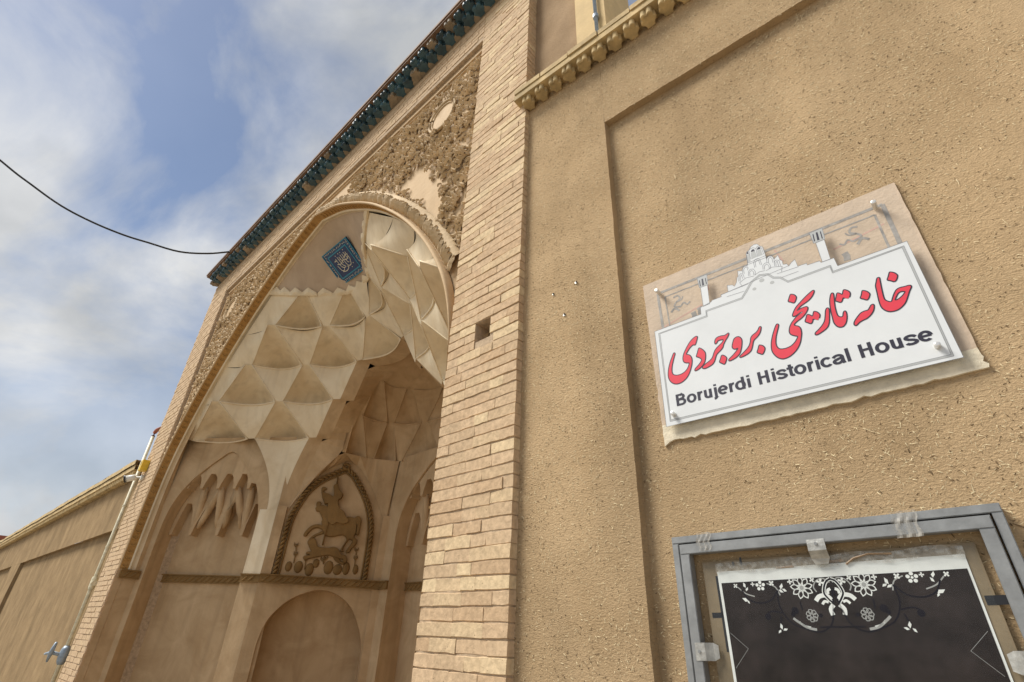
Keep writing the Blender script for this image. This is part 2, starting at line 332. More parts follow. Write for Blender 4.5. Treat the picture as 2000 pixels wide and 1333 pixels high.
def ribbon(mb, pts, wid, F, w, closed=False):
    """one flat mitred strip along a polyline"""
    P = []
    for p in pts:
        q = Vector((p[0], p[1]))
        if not P or (q-P[-1]).length > 1e-6: P.append(q)
    if closed and (P[0]-P[-1]).length > 1e-6: P.append(P[0].copy())
    n = len(P)
    if n < 2: return
    A, B = [], []
    for i in range(n):
        a = P[i-1] if i > 0 else (P[-2] if closed else P[0]*2-P[1]); b = P[i+1] if i < n-1 else (P[1] if closed else P[-1]*2-P[-2])
        d0 = (P[i]-a).normalized(); d1 = (b-P[i]).normalized(); t = d0+d1
        t = t.normalized() if t.length > 1e-4 else d0
        nn = Vector((-t.y, t.x)); k = 1/max(.45, nn.dot(Vector((-d0.y, d0.x)))); A.append(P[i]+nn*wid/2*k); B.append(P[i]-nn*wid/2*k)
    mb.add([F(*p, w) for p in A+B], [(i, i+1, n+i+1, n+i) for i in range(n-1)])

# ------------------------------------------------------------------ ground
gs = 400.0
g = mesh('ground', [(-gs,-gs,0),(gs,-gs,0),(gs,gs,0),(-gs,gs,0)], [(0,1,2,3)], 'ground'); g['kind'] = 'structure'
GLYPHS=[[1119,3419,1143,3358,1094,3234,1021,3048,944,2830,899,2604,910,2448,978,2361,1113,2311,1301,2317,1483,2397,1610,2526,1689,2687,1686,2732,1553,2779,1471,2856,1453,2999,1502,3190,1628,3409,1841,3688,2020,3838,2153,3897,2228,3878,2225,3801,2162,3648,2095,3514,2048,3506,1973,3521,1834,3428,1703,3280,1642,3179,1756,3108,1830,2981,1842,2808,1785,2573,1670,2308,1516,2089,1312,1949,1120,1904,952,1934,809,2041,720,2216,699,2425,752,2716,853,2996,983,3252,1068,3400],
[2230,3296,2350,3187,2432,3041,2446,2902,2410,2713,2337,2537,2196,2398,2048,2311,1924,2282,1884,2317,1926,2397,2080,2516,2205,2644,2240,2717,2198,2797,2106,2883,2044,2937,2106,3080,2177,3245],
[2927,3255,2903,3324,2947,3463,3049,3547,3212,3557,3354,3535,3461,3571,3522,3590,3534,3528,3460,3402,3370,3299,3255,3137,3187,2993,3067,2883,2920,2782,2841,2659,2771,2500,2662,2371,2475,2297,2324,2271,2226,2307,2239,2385,2355,2465,2579,2577,2700,2687,2787,2859,2885,3010,3053,3138,3184,3228,3267,3335,3152,3374,3047,3360,2992,3294],
[3086,2662,3202,2592,3259,2477,3218,2360,3157,2251,3098,2237,3011,2312,2947,2387,3003,2509],
[3837,3296,3937,3234,3982,3103,3958,2931,3897,2723,3805,2527,3657,2398,3478,2327,3350,2313,3316,2355,3370,2425,3530,2536,3679,2666,3767,2766,3668,2760,3580,2812,3557,2918,3618,3096,3702,3250],
[4770,3447,4801,3403,4761,3270,4696,3146,4578,3025,4438,2928,4377,2820,4319,2662,4233,2499,4093,2402,3921,2346,3796,2332,3762,2374,3829,2439,4002,2559,4164,2698,4263,2859,4330,3063,4418,3163,4568,3241,4668,3336,4727,3430],
[4594,2643,4699,2576,4752,2454,4723,2353,4658,2250,4599,2216,4508,2283,4437,2360,4498,2491,4560,2629],
[5408,3332,5436,3273,5393,3144,5294,2923,5222,2727,5178,2522,5187,2363,5251,2254,5367,2210,5515,2206,5671,2246,5817,2349,5917,2468,5962,2554,5856,2629,5755,2727,5735,2860,5786,3031,5883,3186,6012,3314,6118,3401,6218,3459,6359,3533,6255,3509,6117,3450,6018,3450,5999,3512,6059,3635,6187,3813,6358,3957,6598,4137,6801,4266,6912,4318,6951,4278,6906,4171,6810,4047,6675,3940,6509,3862,6343,3783,6200,3651,6322,3693,6474,3713,6556,3696,6576,3623,6534,3528,6424,3394,6275,3277,6109,3197,5976,3104,5988,3045,6093,2965,6140,2854,6133,2685,6080,2488,5994,2273,5864,2075,5695,1920,5502,1817,5300,1791,5165,1855,5065,1972,4989,2150,4973,2341,5022,2607,5114,2860,5231,3107,5346,3307],
[6168,4454,6266,4379,6307,4260,6274,4157,6205,4053,6150,4036,6066,4111,5991,4175,6045,4304,6119,4441],
[6741,3404,6832,3336,6885,3214,6870,3126,6811,3008,6758,2982,6687,3034,6629,3087,6599,3011,6545,2938,6498,2940,6419,3010,6353,3089,6406,3211,6488,3354,6573,3304,6639,3231,6699,3350],
[7173,3383,7222,3347,7218,3239,7166,3011,7106,2788,7032,2633,6928,2535,6770,2456,6618,2404,6549,2429,6573,2511,6687,2592,6849,2731,6968,2886,7042,3090,7106,3300],
[7493,3945,7522,3891,7495,3694,7443,3399,7420,3128,7429,2940,7498,2858,7569,2870,7608,2977,7660,3048,7707,3014,7701,2864,7658,2699,7585,2547,7483,2451,7372,2453,7282,2540,7234,2709,7242,2920,7257,3162,7290,3430,7337,3665,7409,3859,7458,3934],
[7877,3930,7972,3856,8024,3754,8014,3648,7954,3532,7901,3498,7822,3541,7768,3595,7725,3518,7675,3455,7629,3455,7564,3513,7509,3586,7555,3701,7634,3875,7714,3831,7776,3759,7824,3857],
[8539,2995,8572,2958,8549,2847,8489,2722,8382,2602,8240,2509,8103,2474,7984,2430,7876,2352,7825,2363,7812,2436,7860,2536,7969,2658,8111,2783,8240,2821,8348,2824,8421,2899,8486,2978],
[8423,3655,8521,3575,8575,3458,8558,3373,8490,3264,8426,3230,8348,3299,8266,3383,8323,3489,8384,3634],
[8988,3992,9025,3959,9005,3811,8965,3520,8928,3201,8932,3033,9006,2928,9079,2898,9137,2992,9219,3137,9333,3283,9449,3331,9588,3321,9707,3319,9766,3281,9749,3205,9670,3091,9563,2901,9449,2715,9310,2583,9147,2504,8967,2509,8846,2586,8764,2731,8743,2917,8764,3179,8795,3440,8822,3675,8884,3835,8942,3966],
[9538,3119,9440,3161,9349,3126,9269,3026,9200,2907,9287,2915,9408,2982,9488,3051],
[9382,4060,9475,3985,9533,3865,9511,3767,9443,3659,9372,3630,9291,3707,9212,3780,9275,3907,9346,4046]]
SIGNBODY=[323,115,332,4813,2556,4917,2586,5261,3076,5364,3132,5424,3542,5444,3549,5551,3864,5572,3883,5904,4092,5845,4168,5736,4279,5899,4350,6129,4402,6172,4431,6446,4604,6378,4671,6524,4762,6583,4886,6548,4932,7171,5005,7279,5071,7283,5180,7438,5331,7502,5451,7456,5539,7294,5620,7234,5651,6730,5642,6506,5720,6605,5831,6613,5919,6494,5930,6385,6105,6511,6120,6244,6192,6160,6185,5968,6318,5927,6369,5793,6492,5917,6649,6001,6671,5636,7001,5629,6998,5538,7440,5530,7472,5437,7923,5446,7951,5038,10183,5102,10234,293]
SIGNBAND=[535,343,540,4627,2788,4718,2801,4983,4346,5024,4551,5256,4875,5666,5232,5843,5543,5752,5711,5495,5964,5379,6180,5076,7721,5137,7732,4830,10012,4926,10004,440]
TOWERS=[[2668,6858,3132,6879,3095,6301,2697,6293],[2747,6294,3065,6301,3005,5296,2714,5270],[7417,7006,7900,7027,7866,6445,7446,6427],[7520,6423,7830,6439,7807,5452,7517,5443]]
TOWERSLITS=[[2740,6693,2778,6694,2772,6361,2734,6360],[2859,6723,2928,6724,2923,6355,2840,6355],[3017,6707,3047,6707,3051,6376,3016,6373],[7511,6888,7545,6891,7522,6518,7483,6521],[7637,6907,7697,6905,7681,6510,7601,6510],[7782,6885,7814,6884,7800,6511,7766,6517]]
DOMEDARK=[[4968,7152,4998,7228,5032,7229,5025,7123,4989,7110],[5130,7161,5167,7247,5237,7276,5287,7237,5294,7147],[5387,7159,5424,7244,5478,7276,5527,7235,5532,7144]]
DOMEGREY=[[4945,7085,5066,7102,5028,6708,4917,6686],[5120,7127,5297,7141,5328,6815,5082,6784],[5389,7119,5533,7123,5554,6803,5363,6797]]
DOMELINES=[[4932,7170,4913,6662,5647,6706,5652,7191],[4917,6584,5645,6605],[5072,7282,5121,7336,5262,7355,5356,7241,5345,6806],[5356,7241,5432,7332,5523,7310,5574,7180,5593,6809],[4950,7161,5000,7267,5071,7230,5051,6825],[5122,6307,5129,6582,5209,6695,5327,6713,5399,6601,5416,6316],[5179,6305,5190,6552,5271,6626,5343,6604,5357,6345],[4614,6221,4627,6443,4716,6553,4830,6536,4894,6366],[4667,6196,4676,6394,4765,6504,4832,6446,4841,6291],[4805,6007,4845,6213,4940,6306,5065,6259,5107,6089,5054,5916],[4866,5978,4884,6169,4981,6224,5038,6122,5015,5959],[5421,6065,5441,6254,5554,6348,5677,6313,5732,6138,5691,5985],[5472,6040,5496,6202,5593,6267,5665,6170,5655,5990],[5626,6338,5660,6547,5758,6612,5877,6564,5919,6368,5889,6185],[5694,6305,5715,6495,5799,6541,5853,6451,5844,6232],[4378,5903,4439,6176,4524,6263,4609,6198,4628,5989],[4432,5879,4476,6109,4547,6177,4557,5972],[5872,6021,5898,6230,5986,6298,6082,6238,6089,5940],[5921,5997,5951,6179,6015,6222,6011,5954],[3864,5572,6362,5809],[3549,5547,4730,5622],[4475,5588,4402,5818,4659,5950,5015,5910],[5509,5949,5763,6024,6133,5895,6059,5640],[5058,5939,5262,6016,5477,5976],[5876,5619,6692,5602],[6019,5373,6643,5389],[3765,5349,4503,5332]]
DOMEDISC=[[5263,5563,62],[5617,5290,52],[4906,5270,48]]
LATIN=[[882, 909], [884, 1428], [9712, 1109], [9724, 1459]]
BOLTS=[[758, 6895], [9752, 7180], [724, 575], [9751, 844]]
HORSE=[347,3117,374,3141,449,3155,510,3133,590,3025,687,2963,803,3031,891,3024,923,3049,951,3051,982,3004,983,2918,980,2813,955,2832,954,2916,930,2971,939,2844,923,2773,973,2736,962,2680,912,2608,898,2573,862,2577,893,2634,927,2718,871,2748,817,2662,803,2593,825,2585,791,2583,808,2641,845,2739,777,2796,657,2765,573,2765,525,2796,494,2842,427,2863,362,2844,308,2778,296,2743,268,2747,289,2803,343,2870,420,2895,477,2889,466,2944,474,2972,431,3039,401,3079,365,3083]
FORELEG=[544,2804,448,2769,377,2715,354,2666,345,2646,345,2686,385,2743,457,2790,525,2830]
RIDER=[548,2951,508,3075,499,3189,455,3192,434,3227,400,3282,414,3320,472,3319,536,3288,551,3282,554,3342,529,3429,537,3460,566,3463,582,3420,619,3379,664,3338,652,3285,617,3245,651,3146,726,3095,758,3041,814,2975,750,2934,662,2947,612,2914]
PLUME=[369,3397,394,3411,430,3396,404,3381,395,3355,413,3312,391,3310]
SPEAR=[545,3575,559,3576,574,3285,541,2641,525,2639,555,3290]
MACE=[345,3174,354,3200,382,3200,395,3172,382,3137,358,3135]
LION=[342,2659,356,2687,420,2705,468,2615,539,2600,622,2600,687,2618,747,2596,801,2533,858,2523,889,2472,874,2445,845,2449,846,2483,782,2491,695,2512,638,2521,533,2500,469,2482,406,2465,350,2448,330,2459,336,2479,399,2497,408,2517,355,2514,364,2534,415,2544,374,2608]
LIONLEG=[706,2526,768,2490,819,2441,861,2437,851,2421,801,2431,730,2474]
ROCKS=[[162,2345,44,63],[287,2347,57,76],[431,2324,57,82],[670,2366,63,88],[790,2347,63,69],[902,2368,50,82],[1028,2363,38,63],[500,2406,44,57]]
STEMS=[[194,2627,214,2516,218,2387],[993,2628,1002,2520,1007,2401],[610,2492,599,2413],[572,2477,596,2400],[360,2461,372,2320]]
# ------------------------------------------------------------------ the portal
XC = -5.6; YF = 1.8                        # portal axis, brick face plane
XR0, XR1 = -2.33, -1.71                    # right pier
XL0, XL1 = -9.82, -8.98                    # left pier
ZT = 7.34                                  # underside of the tiled cornice
PZ = 6.85                                  # top of the stucco panel
YP = 1.875                                 # stucco panel plane
portal = thing('entrance_portal', (XC, YF, 0), 'tall buff brick entrance portal with a pointed arch and stalactite vaulted niche', 'portal')
P3 = lambda x, z, w=0.0: Vector((x, YF-w, z))

# cores (mortar shows in the joints)
hx0, hx1, hz0, hz1 = -2.08, -1.945, 3.185, 3.325
mb = MB(); e = 0.0048
x0, x1, yb = XR0+e, XR1-e, 2.9
mb.box(x0, x1, YF+e, yb, 0, hz0); mb.box(x0, x1, YF+e, yb, hz1, ZT); mb.box(x0, hx0, YF+e, yb, hz0, hz1); mb.box(hx1, x1, YF+e, yb, hz0, hz1)
mb.box(hx0, hx1, 2.12, yb, hz0, hz1)
pier_r = mb.build('brick_pier', 'mortar', portal); pier_r['label'] = 'right brick pier with a square putlog hole'
mb = MB(); mb.box(XL0+e, XL1, YF+e, yb, 0, ZT); pier_l = mb.build('brick_pier', 'mortar', portal); pier_l['label'] = 'left brick pier seen edge on'
mb = MB(); mb.box(XL1+.002, XR0+e-.002, YF+e, yb, PZ, ZT); band = mb.build('brick_band', 'mortar', portal)
mb = MB(); mb.box(XL0+.02, XR1-.02, 2.9, 5.6, ZT-.25, ZT-.02); mb.box(XL0+.02, XR1-.02, 5.3, 5.6, 0, ZT-.26); mb.box(XL0+.02, XL0+.3, 2.91, 5.29, 0, ZT-.26); mb.box(XR1-.3, XR1-.02, 2.91, 5.29, 0, ZT-.26)
mb.build('rear_light_block', 'mortar', portal)  # unseen shell added to keep sky light from leaking into the vault
MB().box(XC-3.26, XC+3.26, 1.82, 5.28, .002, .16).build('added_dark_floor', 'floor', portal)  # unseen dark floor, added to cut bounce light and darken the inner vault

# single bricks
def brick_mesh(seed):
    rnd = random.Random(seed); bm = bmesh.new(); bmesh.ops.create_cube(bm, size=1.0)
    bmesh.ops.subdivide_edges(bm, edges=[ed for ed in bm.edges if abs(ed.verts[0].co.x-ed.verts[1].co.x) > .5], cuts=2)
    for v in bm.verts:
        v.co.x += rnd.uniform(-.008, .008); v.co.z += rnd.uniform(-.06, .03); v.co.y += rnd.uniform(-.02, .012)
    bmesh.ops.bevel(bm, geom=[ed for ed in bm.edges if ed.calc_face_angle(0) > .6 and max(ed.verts[0].co.y, ed.verts[1].co.y) < .2 and abs(ed.verts[0].co.x-ed.verts[1].co.x) > .1], offset=.03, segments=1, affect='EDGES')
    me = bpy.data.meshes.new('brick'); bm.to_mesh(me); bm.free(); me.materials.append(MAT['brick'])
    return me
BM = [brick_mesh(i) for i in range(9)]
CH = 0.064
def courses(z0, z1): 
    k = int(round(z0/CH)); out = []
    while (k+1)*CH <= z1+.001: out.append((k, k*CH)); k += 1
    return out
nb = 0
for k, z in courses(1.34, ZT):
    rnd = random.Random(900+k)
    cuts = [XR0]; first = (.205, .105, .155, .26)[(k*7+rnd.randrange(2)) % 4]; x = XR0+first
    while x < XR1-.07: cuts.append(x); x += rnd.choice((.205, .205, .21, .19, .105))
    cuts.append(XR1)
    for i in range(len(cuts)-1):
        a, b = cuts[i], cuts[i+1]
        if hz0-.045 < z+CH/2 < hz1+.03 and b > hx0+.01 and a < hx1-.01:      # the putlog hole cuts the bricks
            segs = []
            if a < hx0-.03: segs.append((a, hx0))
            if b > hx1+.03: segs.append((hx1, b))
        else: segs = [(a, b)]
        for a2, b2 in segs:
            o = bpy.data.objects.new('brick', BM[rnd.randrange(9)]); COL.objects.link(o); o.parent = pier_r
            c = Vector(((a2+b2)/2, YF+.065+rnd.uniform(-.003, .003), z+CH/2)); WL[o] = c
            o.location = c-WL[pier_r]; o.scale = (b2-a2-.0012, .13, CH-.0055+rnd.uniform(-.003, .0015))
            o.rotation_euler = (rnd.uniform(-.01, .01), rnd.uniform(-.008, .008)+(.0), rnd.uniform(-.012, .012)); nb += 1
def brick_mass(name, parent, x0, x1, zs, seed):
    rnd = random.Random(seed); mb = MB()
    for k, z in zs:
        x = x0-(.1 if k % 2 else 0); 
        while x < x1-.02:
            a = max(x, x0); b = min(x+.205, x1); x += .205
            if b-a < .04: continue
            d = rnd.uniform(-.004, .003)
            mb.box(a+.004, b-.004, YF+d, YF+.1, z+.006, z+CH-.006+rnd.uniform(-.002, .002))
    return mb.build(name, 'brickmass', parent, kind='stuff')
brick_mass('brickwork', pier_l, XL0, XL1, courses(0, ZT), 3)
brick_mass('brickwork', pier_r, XR0, XR1, courses(0, 1.34-.03), 5)
brick_mass('brickwork', band, XL1+.002, XR0-.002, courses(PZ+.03, ZT), 4)

# arch curve: (dx,z) half profile, springing to apex
HALF = [(3.27, 2.24), (3.27, 2.9), (3.262, 3.2), (3.225, 3.5), (3.13, 3.82), (2.98, 4.12), (2.74, 4.485), (2.4, 4.9), (2.0, 5.3), (1.57, 5.67), (1.09, 6.0), (.58, 6.29), (0, 6.50)]
hp = catmull(HALF, 8)
left = [(XC-d, z) for d, z in hp]; right = [(XC+d, z) for d, z in hp]
ARCH = left+right[::-1][1:]
def resample(P, step):
    acc = [0]
    for i in range(1, len(P)): acc.append(acc[-1]+math.dist(P[i], P[i-1]))
    n = max(2, int(round(acc[-1]/step))); out = []; j = 0
    for i in range(n+1):
        d = acc[-1]*i/n
        while j < len(P)-2 and acc[j+1] < d: j += 1
        t = (d-acc[j])/max(1e-9, acc[j+1]-acc[j]); out.append(tuple(P[j][k]*(1-t)+P[j+1][k]*t for k in range(len(P[0]))))
    return out
ARC = resample(ARCH, .06)
def arc_frames(P):
    fr = []
    for i in range(len(P)):
        a, b = P[max(0, i-1)], P[min(len(P)-1, i+1)]; t = Vector((b[0]-a[0], 0, b[1]-a[1])).normalized()
        fr.append((Vector((P[i][0], 0, P[i][1])), t, Vector((-t.z, 0, t.x))))      # outward normal
    return fr
AF = arc_frames(ARC)
def archz(x):
    d = abs(x-XC)
    if d >= 3.27: return 0
    for i in range(len(hp)-1):
        if hp[i+1][0] <= d <= hp[i][0]:
            t = (hp[i][0]-d)/max(1e-9, hp[i][0]-hp[i+1][0]); return hp[i][1]*(1-t)+hp[i+1][1]*t
    return 6.5
# stucco panel round the arch
mb = MB()
for i in range(len(ARC)-1):
    a, b = ARC[i], ARC[i+1]
    if abs(b[0]-a[0]) < 1e-5: continue
    mb.quad((a[0], YP, a[1]), (b[0], YP, b[1]), (b[0], YP, PZ+.02), (a[0], YP, PZ+.02))
mb.quad((XL1-.02, YP, 0), (XC-3.27, YP, 0), (XC-3.27, YP, PZ+.02), (XL1-.02, YP, PZ+.02))
panel = mb.build('stucco_panel', 'panel', portal)
# mouldings of the panel
for (z0, z1, w) in ((PZ-.035, PZ-.012, .028), (PZ-.085, PZ-.055, .034), (PZ-.115, PZ-.10, .018)):
    mb = MB(); mb.box(XL1+.06, XR0-.01, YP-w, YP-.001, z0, z1); mb.build('fillet', 'panel', panel)
for (a, b, w) in ((XL1+.012, XL1+.035, .02), (XL1+.05, XL1+.075, .028)):
    mb = MB(); mb.box(a, b, YP-w, YP-.001, 2.3, PZ-.13); mb.build('fillet', 'panel', panel)
# toothed edge along the right pier
mb = MB()
for k, z in courses(3.75, PZ-.1):
    mb.box(XR0-.03, XR0+.002, YP-.045, YP-.003, z+.008, z+CH-.010)
mb.build('toothed_edge', 'brickmass', panel, kind='stuff')

# arch bead, soffit band with scales, leaf fringe
def arch_sweep(name, mat, prof, parent, smooth=True, sel=AF):
    """prof: list of (offset outward, y)"""
    mb = MB(); n = len(prof); v = []
    for p, t, nn in sel:
        tp = 1.0 if p.x < XC or parent is not portal or name == 'arch_soffit' else min(1, max(.02, (p.z-3.2)/.7))
        for o, y in prof: q = p+nn*o*tp; v.append((q.x, 1.80-(1.80-y)*tp if y < 1.80 else y, q.z))
    f = [(i*n+k, i*n+k+1, (i+1)*n+k+1, (i+1)*n+k) for i in range(len(sel)-1) for k in range(n-1)]
    return mb.add(v, f).build(name, mat, parent, smooth)
AFB = [q for q in AF if q[0].x < XC or q[0].z > 3.25]
arch = arch_sweep('arch_soffit', 'orange', [(0.0, 1.80), (.004, 1.83), (.004, 1.87), (0, 1.90)], portal)
bead = arch_sweep('arch_bead', 'panel', [(0, 1.80), (.002, 1.789), (.012, 1.782), (.024, 1.789), (.030, 1.80), (.032, 1.86)], portal, True, AFB)
arch_sweep('arch_fillet', 'cream', [(.0, 1.90), (-.014, 1.903), (-.016, 1.925), (.0, 1.93), (.0, 1.985)], portal)
arch_sweep('arch_cove', 'carved', [(.032, 1.845), (.09, 1.83), (.15, 1.822), (.19, 1.84), (.20, 1.862)], portal, True, [q for q in AFB if q[0].x < XC or q[0].z > 4.0])
# scales on the soffit
cm = MB(); 
pts = [(math.cos(a)*.052, math.sin(a)*.052*1.05-.02, 0) for a in [R(d) for d in range(200, 345, 16)]]
cm.tube([(x, y, .004) for x, y, z in pts], [.004, .007, .010, .011, .012, .011, .010, .009, .006, .004][:len(pts)], 6)
cm.tube([(x*.55, y*.6-.005, .003) for x, y, z in pts], .005, 5)
sme = bpy.data.meshes.new('scale'); sme.from_pydata(cm.v, [], cm.f); sme.materials.append(MAT['orange']); sme.polygons.foreach_set('use_smooth', [True]*len(sme.polygons))
SCF = arc_frames(resample(ARCH, .088))
for p, t, nn in SCF[1:-1]:
    o = bpy.data.objects.new('scale', sme); COL.objects.link(o); o.parent = arch
    m = Matrix.Identity(4); yv = Vector((0, 1, 0)); inn = -nn
    s = 1 if p.x < XC else -1
    for i in range(3): m[i][0] = yv[i]*.82; m[i][1] = t[i]*s*.9; m[i][2] = inn[i]*.55
    m.translation = Vector((p.x, 1.850, p.z))-WL[arch]; o.matrix_local = m
# a leaf shape shared by the carved work
def leaf(mb, o, t, n, ln, wd, h, curl=0.5, lobes=0.0, rnd=None):
    s = n.cross(t).normalized(); st = 5; base = len(mb.v); pts = []
    for i in range(st):
        a = i/(st-1); w = wd*(.25+.75*math.sin(math.pi*(a*.78+.16)))*(1+lobes*(i % 2)); 
        if i == st-1: w *= .35
        sp = o+t*(ln*a)+s*(curl*ln*.45*a*a)+n*(h*math.sin(math.pi*min(1, a*.75+.12))+.3*h*a)
        pts += [sp+s*w*.5-n*(h*.55), sp, sp-s*w*.5-n*(h*.55)]
    f = []
    for i in range(st-1):
        k = i*3; f += [(k, k+1, k+4, k+3), (k+1, k+2, k+5, k+4)]
    mb.add(pts, f)
lm = MB(); leaf(lm, Vector((0,0,0)), Vector((0,1,0)), Vector((0,0,1)), .17, .085, .035, .25, .25)
lme = bpy.data.meshes.new('leaf'); lme.from_pydata(lm.v, [], lm.f); lme.materials.append(MAT['carved'])
lm2 = MB(); leaf(lm2, Vector((0,0,0)), Vector((0,1,0)), Vector((0,0,1)), .15, .07, .045, -.3, .3)
lme2 = bpy.data.meshes.new('leaf'); lme2.from_pydata(lm2.v, [], lm2.f); lme2.materials.append(MAT['carved'])
rnd = random.Random(12)
for p, t, nn in arc_frames(resample(ARCH, .076))[6:-1]:
    s = 1 if p.x < XC else -1
    if p.z < (3.95 if s < 0 else 3.5): continue
    o = bpy.data.objects.new('leaf', lme if rnd.random() < .6 else lme2); COL.objects.link(o); o.parent = bead
    d = (nn*.82+t*s*.35*rnd.uniform(.7, 1.1)).normalized(); n = Vector((0, -1, 0)); sd = d.cross(n)
    m = Matrix.Identity(4); k = rnd.uniform(.70, .82)
    for i in range(3): m[i][0] = sd[i]*k; m[i][1] = d[i]*k; m[i][2] = n[i]*rnd.uniform(.7, 1.1)
    q = p+nn*.045; m.translation = Vector((q.x, 1.835, q.z))-WL[bead]; o.matrix_local = m
# carved foliage of the spandrels
def in_poly(x, z, P):
    c = False; j = len(P)-1
    for i in range(len(P)):
        if (P[i][1] > z) != (P[j][1] > z) and x < (P[j][0]-P[i][0])*(z-P[i][1])/(P[j][1]-P[i][1])+P[i][0]: c = not c
        j = i
    return c
PATCH = [[(-3.62, 5.66), (-3.4, 5.60), (-3.3, 5.74), (-3.12, 5.62), (-2.98, 5.32), (-2.84, 5.18), (-2.74, 4.92), (-2.84, 4.80), (-3.0, 5.0), (-3.3, 5.38)], [(-5.5, 6.75), (-4.85, 6.72), (-4.78, 6.6), (-4.95, 6.48), (-5.3, 6.6)], [(-4.1, 5.95), (-3.9, 5.98), (-3.8, 5.85), (-4.0, 5.75)]]
PATCHC = [(P, (sum(p[0] for p in P)/len(P), sum(p[1] for p in P)/len(P))) for P in PATCH]
MED = [(-2.95, 6.26), (-8.47, 6.26)]
def near_arch(x, z, off):
    return min((p[0]-x)**2+(p[1]-z)**2 for p in ARC[::2]) < off*off
for side in (-1, 1):
    rnd = random.Random(40+side); mb = MB(); cnt = 0
    swirl = [(XC+side*2.2, 6.15, 1), (XC+side*2.85, 5.2, -1), (XC+side*1.5, 6.5, -1), (XC+side*2.95, 4.5, 1), (XC+side*2.6, 5.75, -1), (XC+side*1.85, 6.3, 1)]
    def free(x, z, m=0.0):
        if z < archz(x)+.05+m or z > PZ-.135-m or near_arch(x, z, .20+m) or abs(x-XC) > 3.24-m or z < 3.45: return False
        if any((x-a)**2+(z-b)**2 < (.235+m)**2 for a, b in MED): return False
        return not (side > 0 and any(in_poly(c[0]+(x-c[0])*.88, c[1]+(z-c[1])*.88, P) for P, c in PATCHC))
    nY = Vector((0, -1, 0)); row = 0; z = 3.4
    while z < PZ-.1:
        x = .08+(.155 if row % 2 else 0)
        while x < 3.3:
            X = XC+side*x+rnd.uniform(-.02, .02); Z = z+rnd.uniform(-.02, .02); x += .31; sg = 1 if (row+int(x/.31)) % 2 else -1
            if not free(X, Z, -.02): continue
            a0 = rnd.uniform(0, 6.28); pts = []
            for i in range(20):
                th = a0+sg*i*.36; r = .035+.0062*i; q = (X+math.cos(th)*r, Z+math.sin(th)*r)
                if not free(*q): break
                pts.append((q[0], YP-.030, q[1]))
                if i > 3 and i % 2 == 0:
                    for k_, ln in ((.55, .072), (-.9, .05)):
                        an = th+sg*(math.pi/2-k_)
                        leaf(mb, Vector((q[0], YP-.020, q[1])), Vector((math.cos(an), 0, math.sin(an))), nY, ln*rnd.uniform(.85, 1.3), .034, rnd.uniform(.028, .05), sg*rnd.uniform(.2, .9), .4)
            if len(pts) > 4: mb.tube(pts, .0085, 5)
            for k_ in range(7):
                an = a0+k_*.8976; leaf(mb, Vector((X, YP-.03, Z))+Vector((math.cos(an), 0, math.sin(an)))*.008, Vector((math.cos(an), 0, math.sin(an))), nY, .042, .026, .024, 0, .2)
        z += .262; row += 1
    while cnt < 900:
        x = XC+side*rnd.uniform(.2, 3.24); z = rnd.uniform(3.45, PZ-.14)
        if not free(x, z): continue
        an = rnd.uniform(0, 6.28); leaf(mb, Vector((x, YP-rnd.uniform(.0, .012), z)), Vector((math.cos(an), 0, math.sin(an))), nY, rnd.uniform(.04, .085), .03, rnd.uniform(.018, .034), rnd.uniform(-.7, .7), .35); cnt += 1
    mb.build('carved_foliage', 'carved', panel, kind='stuff')
    a, b = MED[0 if side > 0 else 1]
    ring = MB(); ring.tube([(a+.205*math.cos(R(d)), YP-.02, b+.205*math.sin(R(d))) for d in range(0, 361, 12)], .016, 6, False); ring.tube([(a+.17*math.cos(R(d)), YP-.014, b+.17*math.sin(R(d))) for d in range(0, 361, 12)], .010, 6, False)
    med = MB().prism([(a+.2*math.cos(R(d)), b+.2*math.sin(R(d))) for d in range(0, 360, 12)], lambda u, v, w: Vector((u, YP-w, v)), 0.001, .010).build('medallion', 'panel', panel)
    ring.build('medallion_rim', 'carved', med, True)

# tiled cornice: two tiers of trefoil noses under a projecting board
TREF = [(0, .86), (.05, .93), (.12, .985), (.21, 1.0), (.30, .97), (.365, .90), (.385, .80), (.365, .71), (.35, .665), (.42, .64), (.475, .58), (.5, .50), (.485, .41), (.43, .34), (.36, .28), (.29, .18), (.25, 0)]
def trefoil(w, d, h):
    poly = [(x*w, -y*d) for x, y in TREF]+[(-x*w, -y*d) for x, y in TREF[:0:-1]]
    mb = MB(); n = len(poly); b = .006
    inner = offset_poly(poly, -b)
    loops = [(poly, h), (poly, b), (inner, 0)]
    v = [(x, y, z) for P, z in loops for x, y in P]
    from mathutils.geometry import tessellate_polygon
    f = [(i, (i+1)%n, n+(i+1)%n, n+i) for i in range(n)]+[(n+i, n+(i+1)%n, 2*n+(i+1)%n, 2*n+i) for i in range(n)]
    tri = tessellate_polygon([[Vector((x, y, 0)) for x, y in poly]]); f += [tuple(i+2*n for i in t) for t in tri]+[tuple(t) for t in tri]
    return mb.add(v, f)
def bracket_mesh(w, d, h, mat):
    t = trefoil(w, d, h); me = bpy.data.meshes.new('bracket'); me.from_pydata(t.v, [], t.f); me.materials.append(MAT[mat]); me.update(); return me
bd = MB(); bd.box(XL0-.07, XR1+.05, 1.585, 1.80, 7.468, 7.50); bd.box(XL0-.09, XR1+.07, 1.572, 1.81, 7.503, 7.545); cornice = bd.build('tiled_cornice', 'slab', portal)
mb = MB(); mb.box(XL0-.02, XR1+.01, 1.735, 2.9, ZT+.005, 7.405); mb.box(XL0-.03, XR1+.02, 1.68, 2.9, 7.41, 7.466); mb.build('cornice_bed', 'tealclay', cornice)
